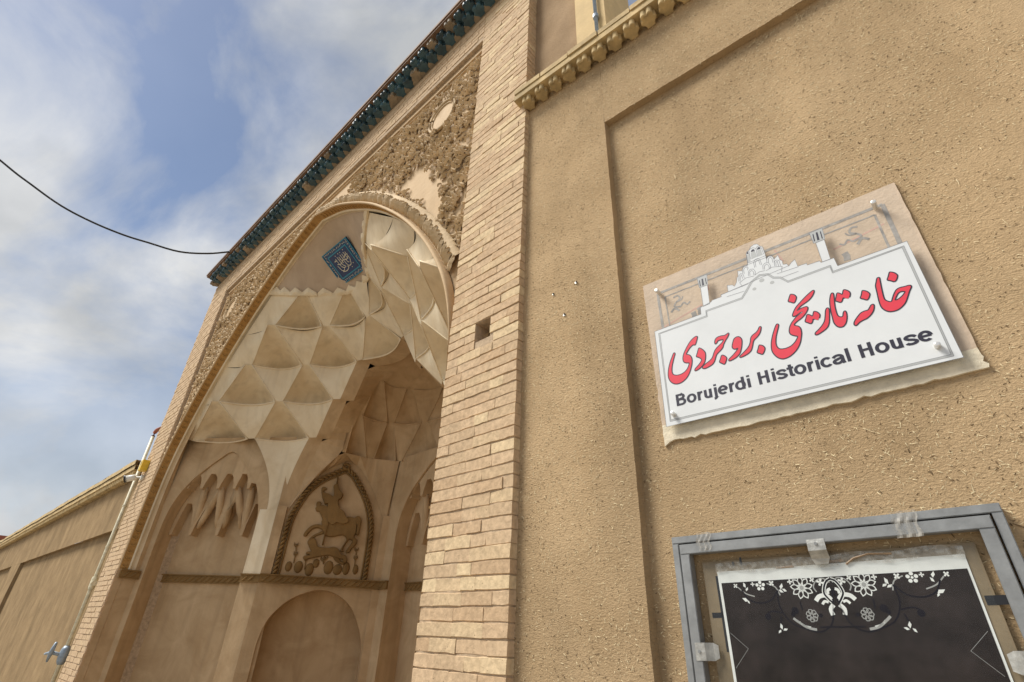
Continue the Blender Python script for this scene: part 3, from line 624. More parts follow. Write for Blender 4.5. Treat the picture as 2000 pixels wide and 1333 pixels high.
tl = [bracket_mesh(.145, .13, .06, m) for m in ('teal', 'tealclay')]; tu = [bracket_mesh(.145, .135, .06, m) for m in ('teal', 'tealclay')]
rnd = random.Random(8); x = XR1-.045; i = 0
while x > XL0+.0:
    for (me, yy, zz, xo) in ((tl, 1.797, ZT, 0), (tu, 1.738, 7.402, -.078)):
        if x+xo < XL0-.02: continue
        o = bpy.data.objects.new('trefoil_tile', me[1 if rnd.random() < .12 else 0]); COL.objects.link(o); o.parent = cornice
        o.location = Vector((x+xo, yy+rnd.uniform(-.006, .006), zz))-WL[cornice]; o.rotation_euler = (rnd.uniform(-.03, .03), rnd.uniform(-.02, .02), rnd.uniform(-.06, .06)); o.scale = (rnd.uniform(.93, 1.04), rnd.uniform(.93, 1.05), 1)
    x -= .155; i += 1

# ------------------------------------------------------------------ stalactite vault
def V3(dx, y, z, s): return Vector((XC-s*dx, y, z))
C0 = Vector((XC, 1.2, 0))
ROWS = {3: (4.05, [(3.15, 2.02), (2.26, 2.60), (1.46, 3.16)]), 2: (4.5, [(2.44, 2.01), (1.67, 2.63), (.92, 3.13)]), 1: (5.0, [(1.95, 2.15), (1.26, 2.71), (.51, 3.16)]), 0: (5.4, [(1.28, 2.08), (.69, 2.62), (0, 2.87)])}
FRONT = {2: (2.74, 1.96, 4.5), 1: (2.31, 1.96, 5.0), 0: (1.87, 1.96, 5.4)}
RING = [(1.25, 1.96, 5.88), (.80, 2.22, 5.80), (.27, 2.62, 5.80)]
XP = 1.0; HW = .055; PUSH = .46
def zf(v): return v
def outdir(p):
    d = Vector((p.x-OC.x, p.y-OC.y, 0)); return d.normalized()
OC = C0
def chordn(a, b):
    d = b-a; n = Vector((d.y, -d.x, 0)).normalized(); m = (a+b)/2-OC; m.z = 0
    return n if n.dot(m) > 0 else -n
def arcpt(a, b, t, bul):
    p = a.lerp(b, t); return p+chordn(a, b)*bul*math.sin(math.pi*t)
def trimmed(a, b, h0=HW, h1=HW):
    d = (b-a).normalized(); return a+d*h0, b-d*h1
def ruled(bot, top, n=12, m=9, push=0.0, xp=XP, od=None):
    """bot(t), top(t) edge functions; xy eased so that the shell starts upright and curls over"""
    mb = MB()
    def P(u, v):
        a, b = bot(u), top(u); k = v**xp; q = Vector((a.x*(1-k)+b.x*k, a.y*(1-k)+b.y*k, a.z*(1-zf(v))+b.z*zf(v)))
        if push: q += (od or outdir(q))*push*((math.sin(math.pi*u)**.55)*2.15*v**.55*(1-v)**1.05 if push > 0 else math.sin(math.pi*u)*math.sin(math.pi*v))
        return q
    return mb.grid(P, n, m)
def pocket(L_, R_, T_, tdir, mat, bul=.13, parent=None, n=14):
    l, r = trimmed(L_, R_); t0, t1 = T_-tdir*HW, T_+tdir*HW
    pk = ruled(lambda u: arcpt(l, r, u, bul), lambda u: t0.lerp(t1, u), n, 11, PUSH, XP, chordn(L_, R_)).build('vault_pocket', mat, parent, True)
    rb = MB(); rb.tube([l.lerp(t0, i/6) for i in range(7)], .0075, 5); rb.tube([r.lerp(t1, i/6) for i in range(7)], .0075, 5)
    rb.tube([arcpt(l, r, i/14, bul+.004)-Vector((0, 0, .004)) for i in range(15)], [.006]+[.0115]*13+[.006], 6); rb.build('edge_rib', mat, pk, True)
    return pk
def facet(bl, br, T1, T2, mat, bul=.13, parent=None, tw=(HW, HW), bbul=0.0):
    a, b = trimmed(T1, T2, *tw)
    lo = .004
    return ruled(lambda u: arcpt(bl, br, u, bbul), lambda u: arcpt(a, b, u, bul+.014)-Vector((0, 0, lo*math.sin(math.pi*u))), 12, 9, -.035, XP, chordn(T1, T2)).build('vault_facet', mat, parent, True)
capm = MB(); WEB = {}
# crown cap: from the arch apex down to the ring
ringL = [V3(*RING[0], 1), V3(*RING[1], 1), V3(*RING[2], 1), V3(*RING[2], -1), V3(*RING[1], -1), V3(*RING[0], -1)]
ringc = [Vector(p) for p in catmull([tuple(p) for p in ringL], 8)]
def ring_at(t):
    f = t*(len(ringc)-1); i = min(int(f), len(ringc)-2); return ringc[i].lerp(ringc[i+1], f-i)
def front_at(t):
    x = XC-1.25+2.5*t; return Vector((x, 1.965, archz(x)+.002))
def capP(u, v):
    a, b = front_at(u), ring_at(u); p = a.lerp(b, v); p.z += .03*math.sin(math.pi*v)*math.sin(math.pi*u); return p
cap = capm.grid(capP, 40, 10).build('vault_crown', 'cap', portal, True)
# zigzag teeth along the ring
for i in range(15):
    t = .035+i*.93/14; p = ring_at(t); q = ring_at(min(1, t+.02)); tg = (q-p).normalized(); up = (capP(t, .8)-capP(t, 1)).normalized(); nn = tg.cross(up).normalized()
    if nn.z > 0: nn = -nn
    w = .108; mb = MB(); base = p-up*.03
    tri = [base-tg*w, base+tg*w, base+tg*w*.96+up*.05, base+up*.125, base-tg*w*.96+up*.05]
    k = len(tri); mb.add([a+nn*.002 for a in tri]+[a+nn*.028 for a in tri]+[base+up*.05+nn*.05], [(j, (j+1)%k, k+(j+1)%k, k+j) for j in range(k)]+[(k+j, k+(j+1)%k, 2*k) for j in range(k)])
    mb.build('zigzag_tooth', 'cream', cap)
for s in (1, -1):
    g_ = lambda r, i: V3(ROWS[r][1][i][0], ROWS[r][1][i][1], ROWS[r][0], s)
    def tdir(r, i):
        P = ROWS[r][1]; a = max(0, i-1); b = min(len(P)-1, i+1); d = Vector((XC-s*P[b][0], P[b][1], 0))-Vector((XC-s*P[a][0], P[a][1], 0))
        if r == 0 and i == 2: d = Vector((s, 0, 0))
        return d.normalized()
    ringp = [V3(*RING[1], s), V3(*RING[2], s)]; rdir = (ringp[1]-ringp[0]); rdir.z = 0; rdir.normalize()
    col = {3: 'cream', 2: 'cream', 1: 'cream', 0: 'cream'}
    for (lo, up) in ((3, 2), (2, 1), (1, 0)):
        for i in (0, 1): pocket(g_(lo, i), g_(lo, i+1), g_(up, i), tdir(up, i), col[lo], parent=portal)
        for i in (1, 2):
            T1, T2 = g_(up, i-1), g_(up, i); c = g_(lo, i); d = tdir(lo, i)
            facet(c-d*HW, c+d*HW, T1, T2, col[lo], parent=portal)
        F = V3(*FRONT[up], s)
        if lo == 3: c = g_(3, 0); d = tdir(3, 0); facet(c-d*HW*2.0, c+d*HW, F, g_(up, 0), col[lo], .03, portal, (0, HW))
        else:
            Fl = V3(*FRONT[lo], s); c = g_(lo, 0); d = tdir(lo, 0); facet(Fl, c+d*HW, F, g_(up, 0), col[lo], .03, portal, (0, HW), .03)
    for i in (0, 1): pocket(g_(0, i), g_(0, i+1), ringp[i], rdir, 'cream', .09, portal)
    c = g_(0, 1); d = tdir(0, 1); facet(c-d*HW, c+d*HW, ringp[0], ringp[1], 'cream', -.022, portal)
    c = g_(0, 0); d = tdir(0, 0); facet(V3(*FRONT[0], s), c+d*HW, V3(*RING[0], s), ringp[0], 'cream', -.02, portal, (0, HW), .03)
    # faint kite lines on the broad facets
    # fan from the row-3 corbels down to the pilaster
    PT = V3(1.95, 2.98, 3.05, s); PB = V3(1.83, 3.10, 3.05, s)
    a, b = trimmed(g_(3, 1), g_(3, 2))
    ruled(lambda u: PT.lerp(PB, u), lambda u: arcpt(a, b, u, .135), 12, 12, -.03, 1.9).build('vault_fan', 'cream', portal, True)
    # reveal of the inner arch: from the corbels back into the inner niche
    def eased(a, b, xp, n=7): return [Vector((a.x*(1-(i/n)**xp)+b.x*(i/n)**xp, a.y*(1-(i/n)**xp)+b.y*(i/n)**xp, a.z*(1-zf(i/n))+b.z*zf(i/n))) for i in range(n+1)]
    chc = [V3(1.835, 3.092, 0, s), V3(1.835, 3.092, 2.24, s)]+eased(PB, b, 1.9, 9)
    for (lo, upr) in ((3, 2), (2, 1)):
        c0_ = g_(lo, 2)+tdir(lo, 2)*HW; t1_ = trimmed(g_(upr, 1), g_(upr, 2))[1]; chc += eased(c0_, t1_, XP)
    chc.append(trimmed(V3(.51, 3.16, 5.0, s), V3(.51, 3.16, 5.0, -s))[0])
    mb = MB(); bk = [p+Vector((s*.10, .16, .0)) for p in chc]
    l_, r_ = trimmed(V3(.51, 3.16, 5.0, s), V3(.51, 3.16, 5.0, -s)); WEB[s] = [p for p in bk if 3.0 < p.z < 4.97]+[arcpt(l_, r_, i/12, .13)+Vector((0, .22, -.02)) for i in range(7)]
    mb.add(chc+bk, [(i, i+1, len(chc)+i+1, len(chc)+i) for i in range(len(chc)-1)]); mb.build('inner_arch_reveal', 'brown', portal, True)
# centre pocket over the inner arch
L_, R_ = V3(.51, 3.16, 5.0, 1), V3(.51, 3.16, 5.0, -1)
pocket(L_, R_, V3(0, 2.87, 5.4, 1), Vector((1, 0, 0)), 'cream', .13, portal)
a_, b_ = V3(.27, 2.62, 5.80, 1), V3(.27, 2.62, 5.80, -1)
c_ = V3(0, 2.87, 5.4, 1); facet(c_-Vector((HW, 0, 0)), c_+Vector((HW, 0, 0)), a_, b_, 'cream', -.02, portal)
mb = MB(); l, r = trimmed(L_, R_)
mb.add([arcpt(l, r, i/12, .13) for i in range(13)]+[arcpt(l, r, i/12, .13)+Vector((0, .22, -.02)) for i in range(13)], [(i, i+1, 14+i, 13+i) for i in range(12)]); mb.build('inner_arch_reveal', 'brown', portal, True)

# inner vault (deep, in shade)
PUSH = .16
IN = {'c': (3.90, [(1.48, 3.27), (1.27, 3.56), (1.20, 4.00), (.95, 4.36), (0, 4.42)]), 'b': (4.45, [(1.05, 3.60), (.98, 4.12), (.50, 4.42)]), 'a': (4.90, [(.65, 3.62), (.56, 4.10), (0, 4.36)])}
OC = Vector((XC, 3.5, 0))
for s in (1, -1):
    gi = lambda r, i: V3(*IN[r][1][i], IN[r][0], s)
    def td(r, i):
        P = IN[r][1]; a = max(0, i-1); b = min(len(P)-1, i+1); d = (V3(*P[b], 0, s)-V3(*P[a], 0, s)).normalized()
        return Vector((s, 0, 0)) if P[i][0] == 0 else d
    C, B, A = 'c', 'b', 'a'
    for (l, r, t) in (((C, 1), (C, 2), (B, 0)), ((C, 2), (C, 3), (B, 1)), ((C, 3), (C, 4), (B, 2)), ((B, 0), (B, 1), (A, 0)), ((B, 1), (B, 2), (A, 1))):
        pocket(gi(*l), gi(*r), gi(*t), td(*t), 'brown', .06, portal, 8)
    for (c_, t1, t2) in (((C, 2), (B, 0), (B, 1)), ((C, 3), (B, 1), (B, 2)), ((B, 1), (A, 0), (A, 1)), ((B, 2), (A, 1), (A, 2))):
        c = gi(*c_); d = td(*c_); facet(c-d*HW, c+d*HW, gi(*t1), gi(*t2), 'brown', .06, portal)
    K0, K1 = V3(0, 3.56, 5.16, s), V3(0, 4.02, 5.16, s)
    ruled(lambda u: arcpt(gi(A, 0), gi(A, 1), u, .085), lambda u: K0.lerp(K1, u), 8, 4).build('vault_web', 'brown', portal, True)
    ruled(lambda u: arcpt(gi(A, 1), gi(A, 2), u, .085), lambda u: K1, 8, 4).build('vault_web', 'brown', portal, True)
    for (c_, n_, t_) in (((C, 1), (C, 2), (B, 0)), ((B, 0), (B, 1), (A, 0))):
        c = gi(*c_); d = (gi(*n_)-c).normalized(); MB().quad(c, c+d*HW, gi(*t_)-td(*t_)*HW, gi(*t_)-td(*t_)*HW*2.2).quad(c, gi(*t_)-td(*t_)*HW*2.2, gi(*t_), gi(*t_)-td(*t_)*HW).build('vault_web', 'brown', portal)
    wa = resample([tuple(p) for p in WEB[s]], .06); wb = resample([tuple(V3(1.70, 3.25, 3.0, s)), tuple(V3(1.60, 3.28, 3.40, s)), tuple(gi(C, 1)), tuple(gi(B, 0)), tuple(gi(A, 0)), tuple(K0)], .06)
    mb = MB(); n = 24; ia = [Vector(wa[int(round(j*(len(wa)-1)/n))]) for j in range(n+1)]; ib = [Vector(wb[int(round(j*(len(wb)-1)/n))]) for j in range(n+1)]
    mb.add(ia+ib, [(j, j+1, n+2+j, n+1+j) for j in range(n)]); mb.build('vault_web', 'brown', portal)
pocket(V3(.50, 4.42, 4.45, 1), V3(.50, 4.42, 4.45, -1), V3(0, 4.36, 4.90, 1), Vector((1, 0, 0)), 'brown', .06, portal, 8)
c_ = V3(0, 4.42, 3.90, 1); facet(c_-Vector((HW, 0, 0)), c_+Vector((HW, 0, 0)), V3(.50, 4.42, 4.45, 1), V3(.50, 4.42, 4.45, -1), 'brown', .06, portal)
OC = C0
# ------------------------------------------------------------------ niche walls
ALC = [(.05, 0), (.05, 2.56), (.06, 2.91), (.12, 3.18), (.25, 3.43), (.43, 3.63), (.62, 3.80), (.78, 3.90), (.95, 3.80), (1.13, 3.63), (1.31, 3.43), (1.43, 3.16), (1.485, 2.91), (1.49, 2.56), (1.49, 0)]
def smooth_arch(A): return [A[0]]+catmull(A[1:-1], 5)+[A[-1]]
def wall_sheet(F, u0, u1, z1, hole, name, mat, parent, w=0.0):
    mb = MB(); h = hole; up = [p for p in h if p[1] > 0]
    mb.quad(F(u0, 0, w), F(h[0][0], 0, w), F(h[0][0], z1, w), F(u0, z1, w))
    for i in range(len(h)-1):
        a, b = h[i], h[i+1]
        if abs(b[0]-a[0]) < 1e-5: continue
        if b[0] > a[0]: mb.quad(F(a[0], a[1], w), F(b[0], b[1], w), F(b[0], z1, w), F(a[0], z1, w))
    mx = max(p[0] for p in h)
    mb.quad(F(mx, 0, w), F(u1, 0, w), F(u1, z1, w), F(mx, z1, w))
    return mb.build(name, mat, parent)
def reveal(F, hole, d, name, mat, parent):
    mb = MB(); n = len(hole)
    mb.add([F(u, z, 0) for u, z in hole]+[F(u, z, -d) for u, z in hole], [(i, i+1, n+i+1, n+i) for i in range(n-1)])
    return mb.build(name, mat, parent)
def scallop_line(us, zt, zb, hw=.02):
    """drops at us, pointed scallops between; returned left to right"""
    out = []
    for i, u in enumerate(us):
        out += [(u-hw, zb), (u+hw, zb)]
        if i < len(us)-1:
            v = us[i+1]; m = (u+v)/2; a = u+hw; b = v-hw
            out += [(a+(m-a)*.16, zb+(zt-zb)*.38), (a+(m-a)*.46, zb+(zt-zb)*.78), (m-.045, zt), (m+.03, zt), (b-(b-m)*.36, zb+(zt-zb)*.74), (b-(b-m)*.12, zb+(zt-zb)*.38)]
    return out
def alcove(F, hole, depth, T, parent, mat):
    """T maps the reference alcove's (u,z) to this wall"""
    hs = [T(*p) for p in smooth_arch(ALC)]
    reveal(F, hs, depth, 'alcove_reveal', mat, parent)
    back = MB(); k = max(p[0] for p in hs)-.0
    back.sheet([(u, z) for u, z in hs], F, -depth)
    bk = back.build('alcove_back', mat, parent)
    inn = smooth_arch(ALC)
    for (us, zt, zb, w0, w1) in (([.22, .45, .71, .97, 1.19, 1.345], 3.575, 3.36, -.03, -.20), ([.075, .38, .80, 1.18, 1.455], 3.18, 2.74, -.19, -depth+.002)):
        top = [p for p in inn if p[1] > zb+.02]
        sl = scallop_line(us, zt, zb)
        poly = [(u+(.004 if u < .78 else -.004), z-.004) for u, z in top]+sl[::-1]
        MB().prism([T(*p) for p in poly], F, w0, w1).build('stalactite_tier', mat, bk)
    for (u0_, u1_) in ((.45, .38), (.71, .74), (.71, .44), (.97, .84), (1.19, 1.18), (.97, 1.12)):
        a, b = T(u0_, 3.40), T(u1_, 2.84); mid = lambda t, w: F(a[0]*(1-t)+b[0]*t, a[1]*(1-t)+b[1]*t, w)
        MB().tube([mid(0, -.12), mid(.3, -.16), mid(.6, -.20), mid(.85, -.225), mid(1, -.235)], [.04, .05, .05, .042, .02], 8).build('stalactite_rib', mat, bk, True)
    return bk
def string_seg(F, u0, u1, w=0.0, parent=None, z0=2.13, z1=2.235):
    mb = MB(); mb.box(u0, u1, z0+.012, z1-.014, w+.001, w+.028, lambda a, b, c: F(a, b, c)); mb.box(u0, u1, z1-.014, z1, w+.001, w+.045, lambda a, b, c: F(a, b, c)); mb.box(u0, u1, z0, z0+.012, w+.001, w+.036, lambda a, b, c: F(a, b, c))
    u = u0+.03
    while u < u1-.10:
        mb.tube([F(u+t*.10, z0+.02+(z1-z0-.04)*(.5-.5*math.cos(math.pi*t)), w+.030) for t in [i/6 for i in range(7)]], [.004, .010, .013, .014, .013, .010, .004], 5); u += .085
    return mb.build('string_course', 'relief', parent)
for s in (1, -1):
    mir = lambda v: Vector((2*XC-v[0] if s < 0 else v[0], v[1], v[2]))
    FA = frame(mir((-8.87, 2.06, 0)), (1.42*s, 1.02, 0), (.583*s, -.812, 0))
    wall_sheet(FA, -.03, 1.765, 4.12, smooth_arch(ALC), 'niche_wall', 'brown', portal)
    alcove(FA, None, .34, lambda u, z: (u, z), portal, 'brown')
    MB().box(1.50, 1.768, 2.238, 3.06, .002, .014, lambda a, b, c: FA(a, b, c)).build('pilaster', 'cream', portal)
    # jamb between the arch and the niche wall
    mb = MB(); J = [p for p in hp if p[1] <= 4.3]
    rows = [(XC-s*3.27, 0.0), (XC-s*3.27, 2.24)]+[(XC-s*d, z) for d, z in J]
    for i in range(len(rows)-1):
        a, b = rows[i], rows[i+1]; ya = 1.80 if a[1] < 2.24 else 1.985
        q = lambda z: FA(-.03, min(z, 4.05), 0) if z < 3.2 else FA(-.03, z, 0).lerp(V3(3.15, 2.02, 4.05, s), min(1, (z-3.2)/.85))
        mb.quad(Vector((a[0], ya, a[1])), Vector((b[0], ya, b[1])), q(b[1]), q(a[1]))
    mb.build('jamb', 'brown', portal)
    FJ = frame(mir((-8.87, 1.82, 0)), (0, 1, 0), (s, 0, 0))
    string_seg(FJ, 0, .235, 0, portal)
    string_seg(FA, .052, 1.488, -.34, portal); string_seg(FA, 1.492, 1.79, 0, portal)
    # wall with the rider panel and the blind niche below it
    FR = frame(mir((-7.33, 3.2, 0)), (.5*s, .8660254, 0), (.8660254*s, -.5, 0))
    NI = [(0, 0), (0.0, 1.45), (.03, 1.62), (.10, 1.78), (.26, 1.95), (.46, 2.05), (.64, 2.09), (.84, 2.05), (1.04, 1.92), (1.18, 1.71), (1.26, 1.5), (1.28, 1.3), (1.28, 0)]
    hs = [NI[0]]+catmull(NI[1:-1], 5)+[NI[-1]]
    wall_sheet(FR, -.16, 1.39, 3.92, hs, 'niche_wall', 'brown', portal)
    reveal(FR, hs, .34, 'blind_niche_reveal', 'brown', portal); MB().sheet(hs, FR, -.34).build('blind_niche_back', 'brown', portal)
    MB().box(1.29, 1.40, 0, 2.128, .002, .05, lambda a, b, c: FR(a, b, c)).build('pilaster', 'brown', portal)
    MB().box(1.285, 1.40, 2.24, 3.1, .002, .04, lambda a, b, c: FR(a, b, c)).build('pilaster', 'brown', portal)
    MB().box(-.155, -.03, 2.24, 3.1, .002, .05, lambda a, b, c: FR(a, b, c)).build('pilaster', 'brown', portal)
    string_seg(FR, -.15, 1.41, .05, portal)
    # cove between wall arch and the inner vault
    top = [V3(1.60, 3.28, 3.40, s), V3(1.27, 3.56, 3.90, s), V3(1.20, 4.0, 3.90, s), V3(.95, 4.36, 3.90, s)]
    wc = [(-.06, 2.95), (.03, 3.22), (.19, 3.48), (.43, 3.71), (.63, 3.85), (.82, 3.76), (1.05, 3.50), (1.2, 3.24), (1.33, 2.98)]
    wcs = resample(catmull(wc, 4), .12); tps = [tuple(p) for p in top]
    tr = resample(tps, .12)
    mb = MB(); n = 14
    for i in range(n):
        A_ = [wcs[int(round(j*(len(wcs)-1)/n))] for j in (i, i+1)]; B_ = [Vector(tr[int(round(j*(len(tr)-1)/n))]) for j in (i, i+1)]
        a0, a1 = FR(*A_[0], .01), FR(*A_[1], .01); mm = Vector((0, 0, -.03 if i % 2 else .03))
        if i % 2: mb.add([a0, a1, B_[1], B_[0], (a0+a1+B_[0]+B_[1])/4+mm], [(0, 1, 4), (1, 2, 4), (2, 3, 4), (3, 0, 4)])
        else: mb.quad(a0, a1, B_[1], B_[0])
    mb.build('vault_cove', 'brown', portal)
FB = frame((-6.66, 4.38, 0), (1, 0, 0), (0, -1, 0))
TB = lambda u, z: (.20+u*1.115, z*.985 if z > 0 else 0)
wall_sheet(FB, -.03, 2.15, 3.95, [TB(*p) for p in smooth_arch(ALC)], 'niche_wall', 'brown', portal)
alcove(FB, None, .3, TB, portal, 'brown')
string_seg(FB, .258, 1.858, -.3, portal); string_seg(FB, -.02, .252, 0, portal); string_seg(FB, 1.865, 2.14, 0, portal)

# rider relief
FR = frame((-7.33, 3.2, 0), (.5, .8660254, 0), (.8660254, -.5, 0))
rel = thing('rider_relief', tuple(FR(.63, 2.25, 0)), 'ochre stucco relief of a rider spearing a beast inside a rope border', 'relief')
def rel_piece(name, data, w0, w1, parent=rel, mat='relief', sm=True, k=.001):
    P = pairs(data, k); P = catmull(P, 3, True) if sm else P
    P = offset_poly(P, .010 if sm else .002)
    b = MB(); inn = offset_poly(P, -.008); 
    b.prism(P, FR, w0, (w0+w1)/2); b.prism(inn, FR, (w0+w1)/2-.001, w1); return b.build(name, mat, parent)
horse = rel_piece('horse', HORSE, .002, .05); rel_piece('foreleg', FORELEG, .003, .026, horse)
rider = rel_piece('rider', RIDER, .006, .08); rel_piece('helmet_plume', PLUME, .004, .030, rider); rel_piece('spear', SPEAR, .010, .070, rider, sm=False)
rel_piece('mace', MACE, .004, .032)
lion = rel_piece('beast', LION, .002, .05); rel_piece('hind_leg', LIONLEG, .003, .030, lion)
for (u, z, a, b) in ROCKS:
    mb = MB(); u, z, a, b = [q*.001 for q in (u, z, a, b)]
    mb.grid(lambda p, q: FR(u+a*math.cos(p*2*math.pi)*math.sin(q*math.pi/2), max(2.236, z+b*math.sin(p*2*math.pi)*math.sin(q*math.pi/2)), .002+.026*math.cos(q*math.pi/2)), 14, 5)
    mb.build('rock', 'relief', rel, True)
for st in STEMS:
    P = pairs(st, .001); mb = MB(); mb.tube([FR(u, z, .014) for u, z in P], .007, 6)
    for (u, z) in P[:-1]:
        for sg in (-1, 1):
            mb.tube([FR(u, z-.04, .012), FR(u+sg*.02, z-.015, .016), FR(u+sg*.024, z+.02, .012)], [.004, .009, .003], 5)
    mb.build('flower_stem', 'relief', rel, True)
rp_ = resample(catmull([(.015, 2.24), (.02, 2.5), (.03, 2.9), (.085, 3.13), (.18, 3.35), (.33, 3.52), (.51, 3.64), (.64, 3.72)], 6), .012)
rq_ = resample(catmull([(.64, 3.72), (.77, 3.64), (.91, 3.47), (1.04, 3.26), (1.12, 3.05), (1.16, 2.84), (1.17, 2.5), (1.17, 2.24)], 6), .012)
rope = rp_+rq_[1:]
for ph, nm in ((0, 'rope_strand'), (math.pi, 'rope_strand')):
    mb = MB(); pts = []
    for i, (u, z) in enumerate(rope):
        a, b = rope[max(0, i-1)], rope[min(len(rope)-1, i+1)]; t = Vector((b[0]-a[0], b[1]-a[1])).normalized(); n = Vector((-t.y, t.x)); an = i*.62+ph
        pts.append(FR(u+n.x*.017*math.cos(an), z+n.y*.017*math.cos(an), .030+.017*math.sin(an)))
    mb.tube(pts, .017, 6).build(nm, 'relief', rel, True)
mb = MB(); ins = []
for i, (u, z) in enumerate(rope):
    a, b = rope[max(0, i-1)], rope[min(len(rope)-1, i+1)]; t = Vector((b[0]-a[0], b[1]-a[1])).normalized(); n = Vector((-t.y, t.x)); ins.append(FR(u-n.x*.05, z-n.y*.05, .012))
mb.tube(ins, .014, 6).build('inner_bead', 'relief', rel, True)
mb = MB(); mb.tube([FR(.64+.045*math.cos(R(d)), 3.74+.04*math.sin(R(d)), .035+.01*math.sin(R(d*.5))) for d in range(0, 361, 20)], .018, 7).build('rope_knot', 'relief', rel, True)

# ------------------------------------------------------------------ calligraphy tile on the vault crown
tU = Vector((1, 0, 0)); tV = Vector((0, -.387, .27)).normalized(); tN = Vector((0, -tV.z, tV.y)); tN = tN if tN.z < 0 else -tN
tC = Vector((XC, 2.36, 6.058))
FT = lambda u, v, w=0.0: tC+tU*u+tV*v+tN*w
A_, B_ = .315, .245
tile = thing('calligraphy_tile', tuple(tC), 'square navy blue glazed tile panel with white calligraphy on the vault crown', 'tile panel')
bx = lambda a, b, c, d, w0, w1, nm, mt, par=tile: MB().box(a, b, c, d, w0, w1, lambda p, q, r: FT(p, q, r)).build(nm, mt, par)
base_t = bx(-A_, A_, -B_, B_, 0, .02, 'border', 'tileblue')
bx(-A_*.70, A_*.70, -B_*.70, B_*.70, .0205, .024, 'field', 'navy')
for k, wd in ((.99, .010), (.72, .014)):
    mb = MB(); a, b = A_*k, B_*k
    for (x0, x1, y0, y1) in ((-a, a, b-wd, b), (-a, a, -b, -b+wd), (-a, -a+wd, -b+wd, b-wd), (a-wd, a, -b+wd, b-wd)): mb.box(x0, x1, y0, y1, .021, .026, lambda p, q, r: FT(p, q, r))
    mb.build('turquoise_line', 'turq', tile)
strokes = [[(-.72, .05), (-.62, -.45), (-.40, -.55), (-.25, -.35)], [(-.50, .62), (-.46, -.05), (-.30, -.35), (-.05, -.40)], [(-.28, .66), (-.22, -.10), (-.05, -.30)], [(-.10, .60), (-.05, -.05)], [(.10, .68), (.14, -.25), (.30, -.50), (.52, -.45), (.62, -.20)], [(.30, .64), (.33, -.10), (.46, -.25)], [(.50, .70), (.54, .0)], [(.66, .62), (.70, -.05), (.60, -.2)], [(-.65, .15), (-.30, .02), (.05, .18), (.40, .05), (.72, .22)], [(-.60, -.60), (-.20, -.72), (.15, -.55), (.05, -.42)], [(.35, .30), (.55, .42), (.75, .36)], [(-.75, .42), (-.62, .50), (-.55, .40)]]
mb = MB()
for st in strokes: ribbon(mb, [(u*A_*.66, v*B_*.66) for u, v in catmull(st, 4)], .0095, FT, .0262)
for (u, v) in ((-.35, .82), (.0, .84), (.22, .82), (.6, .86), (-.68, -.25), (.42, -.72), (.72, -.5), (-.15, .35), (.2, .3)): mb.box(u*A_*.66-.006, u*A_*.66+.006, v*B_*.66-.006, v*B_*.66+.006, .025, .0265, lambda p, q, r: FT(p, q, r))
mb.build('calligraphy', 'ivory', tile)
rnd = random.Random(2); mb = MB()
for i in range(56):
    t = i/56*4; sd = int(t); f = t-sd; a, b = A_*.86, B_*.86
    u, v = ((-a+2*a*f, b), (a, b-2*b*f), (a-2*a*f, -b), (-a, -b+2*b*f))[sd]
    an = rnd.uniform(0, 6.28); ribbon(mb, [(u+math.cos(an+k*1.1)*.012, v+math.sin(an+k*1.1)*.012) for k in range(4)], .005, FT, .0225)
mb.build('border_flowers', 'ivory', tile)

# ------------------------------------------------------------------ straw-mud wall on the right
mS = .066; wE = Vector((1, mS, 0)).normalized(); wN = Vector((mS, -1, 0)).normalized(); wO = Vector((-1.72, 1.845, 0))
W = lambda s, z, w=0.0: wO+wE*s+Vector((0, 0, z))+wN*w
def dis(s, z): return .0022*noise.noise(Vector((s*2.3, z*2.3, 3.1)))+.0025*noise.noise(Vector((s*8, z*8, 7.7)))
RD = .046; RS = .636; RZ = 4.50
wall = thing('mud_wall', tuple(W(1, 0, 0)), 'straw-flecked ochre mud plaster wall with a recessed panel beside the portal', 'wall')
ej = lambda z, k=0: .0018*noise.noise(Vector((z*6, k, 1.5)))+.0035*noise.noise(Vector((z*21, k, 4.2)))
def sgrid(name, s0, s1, z0, z1, w, ns, nz, mat, parent, el=0, et=0):
    mb = MB()
    def P(u, v):
        s = s0+(s1-s0)*u; z = z0+(z1-z0)*v
        ss = s+(ej(z, 1) if (el and u > .999) else 0)+(ej(z, 1) if (el < 0 and u < .001) else 0); zz = z+(ej(s, 9) if (et and v < .001) else 0)
        return W(ss, zz, w+dis(s, z))
    return mb.grid(P, ns, nz).build(name, mat, parent, True)
sgrid('wall_face', -.0, RS, 0, 5.22, 0, 18, 150, 'mud', wall, el=1)
sgrid('wall_face', RS+.001, 5.0, RZ, 5.22, 0, 90, 18, 'mud', wall, et=1)
rec = sgrid('recessed_panel', RS-.02, 5.0, 0, RZ+.02, -RD, 110, 120, 'mud', wall)
mb = MB(); n = 150
mb.add([W(RS+(ej(5.22*i/n, 1)), min(5.22*i/n, RZ), dis(RS, 5.22*i/n)) for i in range(131)]+[W(RS+.006+.5*ej(5.22*i/n, 2), min(5.22*i/n, RZ), -RD-.004) for i in range(131)], [(i, i+1, 132+i, 131+i) for i in range(130)])
mb.build('recess_jamb', 'mud', wall, True)
mb = MB(); n = 90
mb.add([W(RS+.001+(5-RS)*i/n, RZ+ej(RS+.001+(5-RS-.001)*i/n, 9), dis(RS+(5-RS)*i/n, RZ)) for i in range(n+1)]+[W(RS+.001+(5-RS)*i/n, RZ+.004, -RD-.004) for i in range(n+1)], [(i, i+1, n+2+i, n+1+i) for i in range(n)])
mb.build('recess_head', 'mud', wall, True)
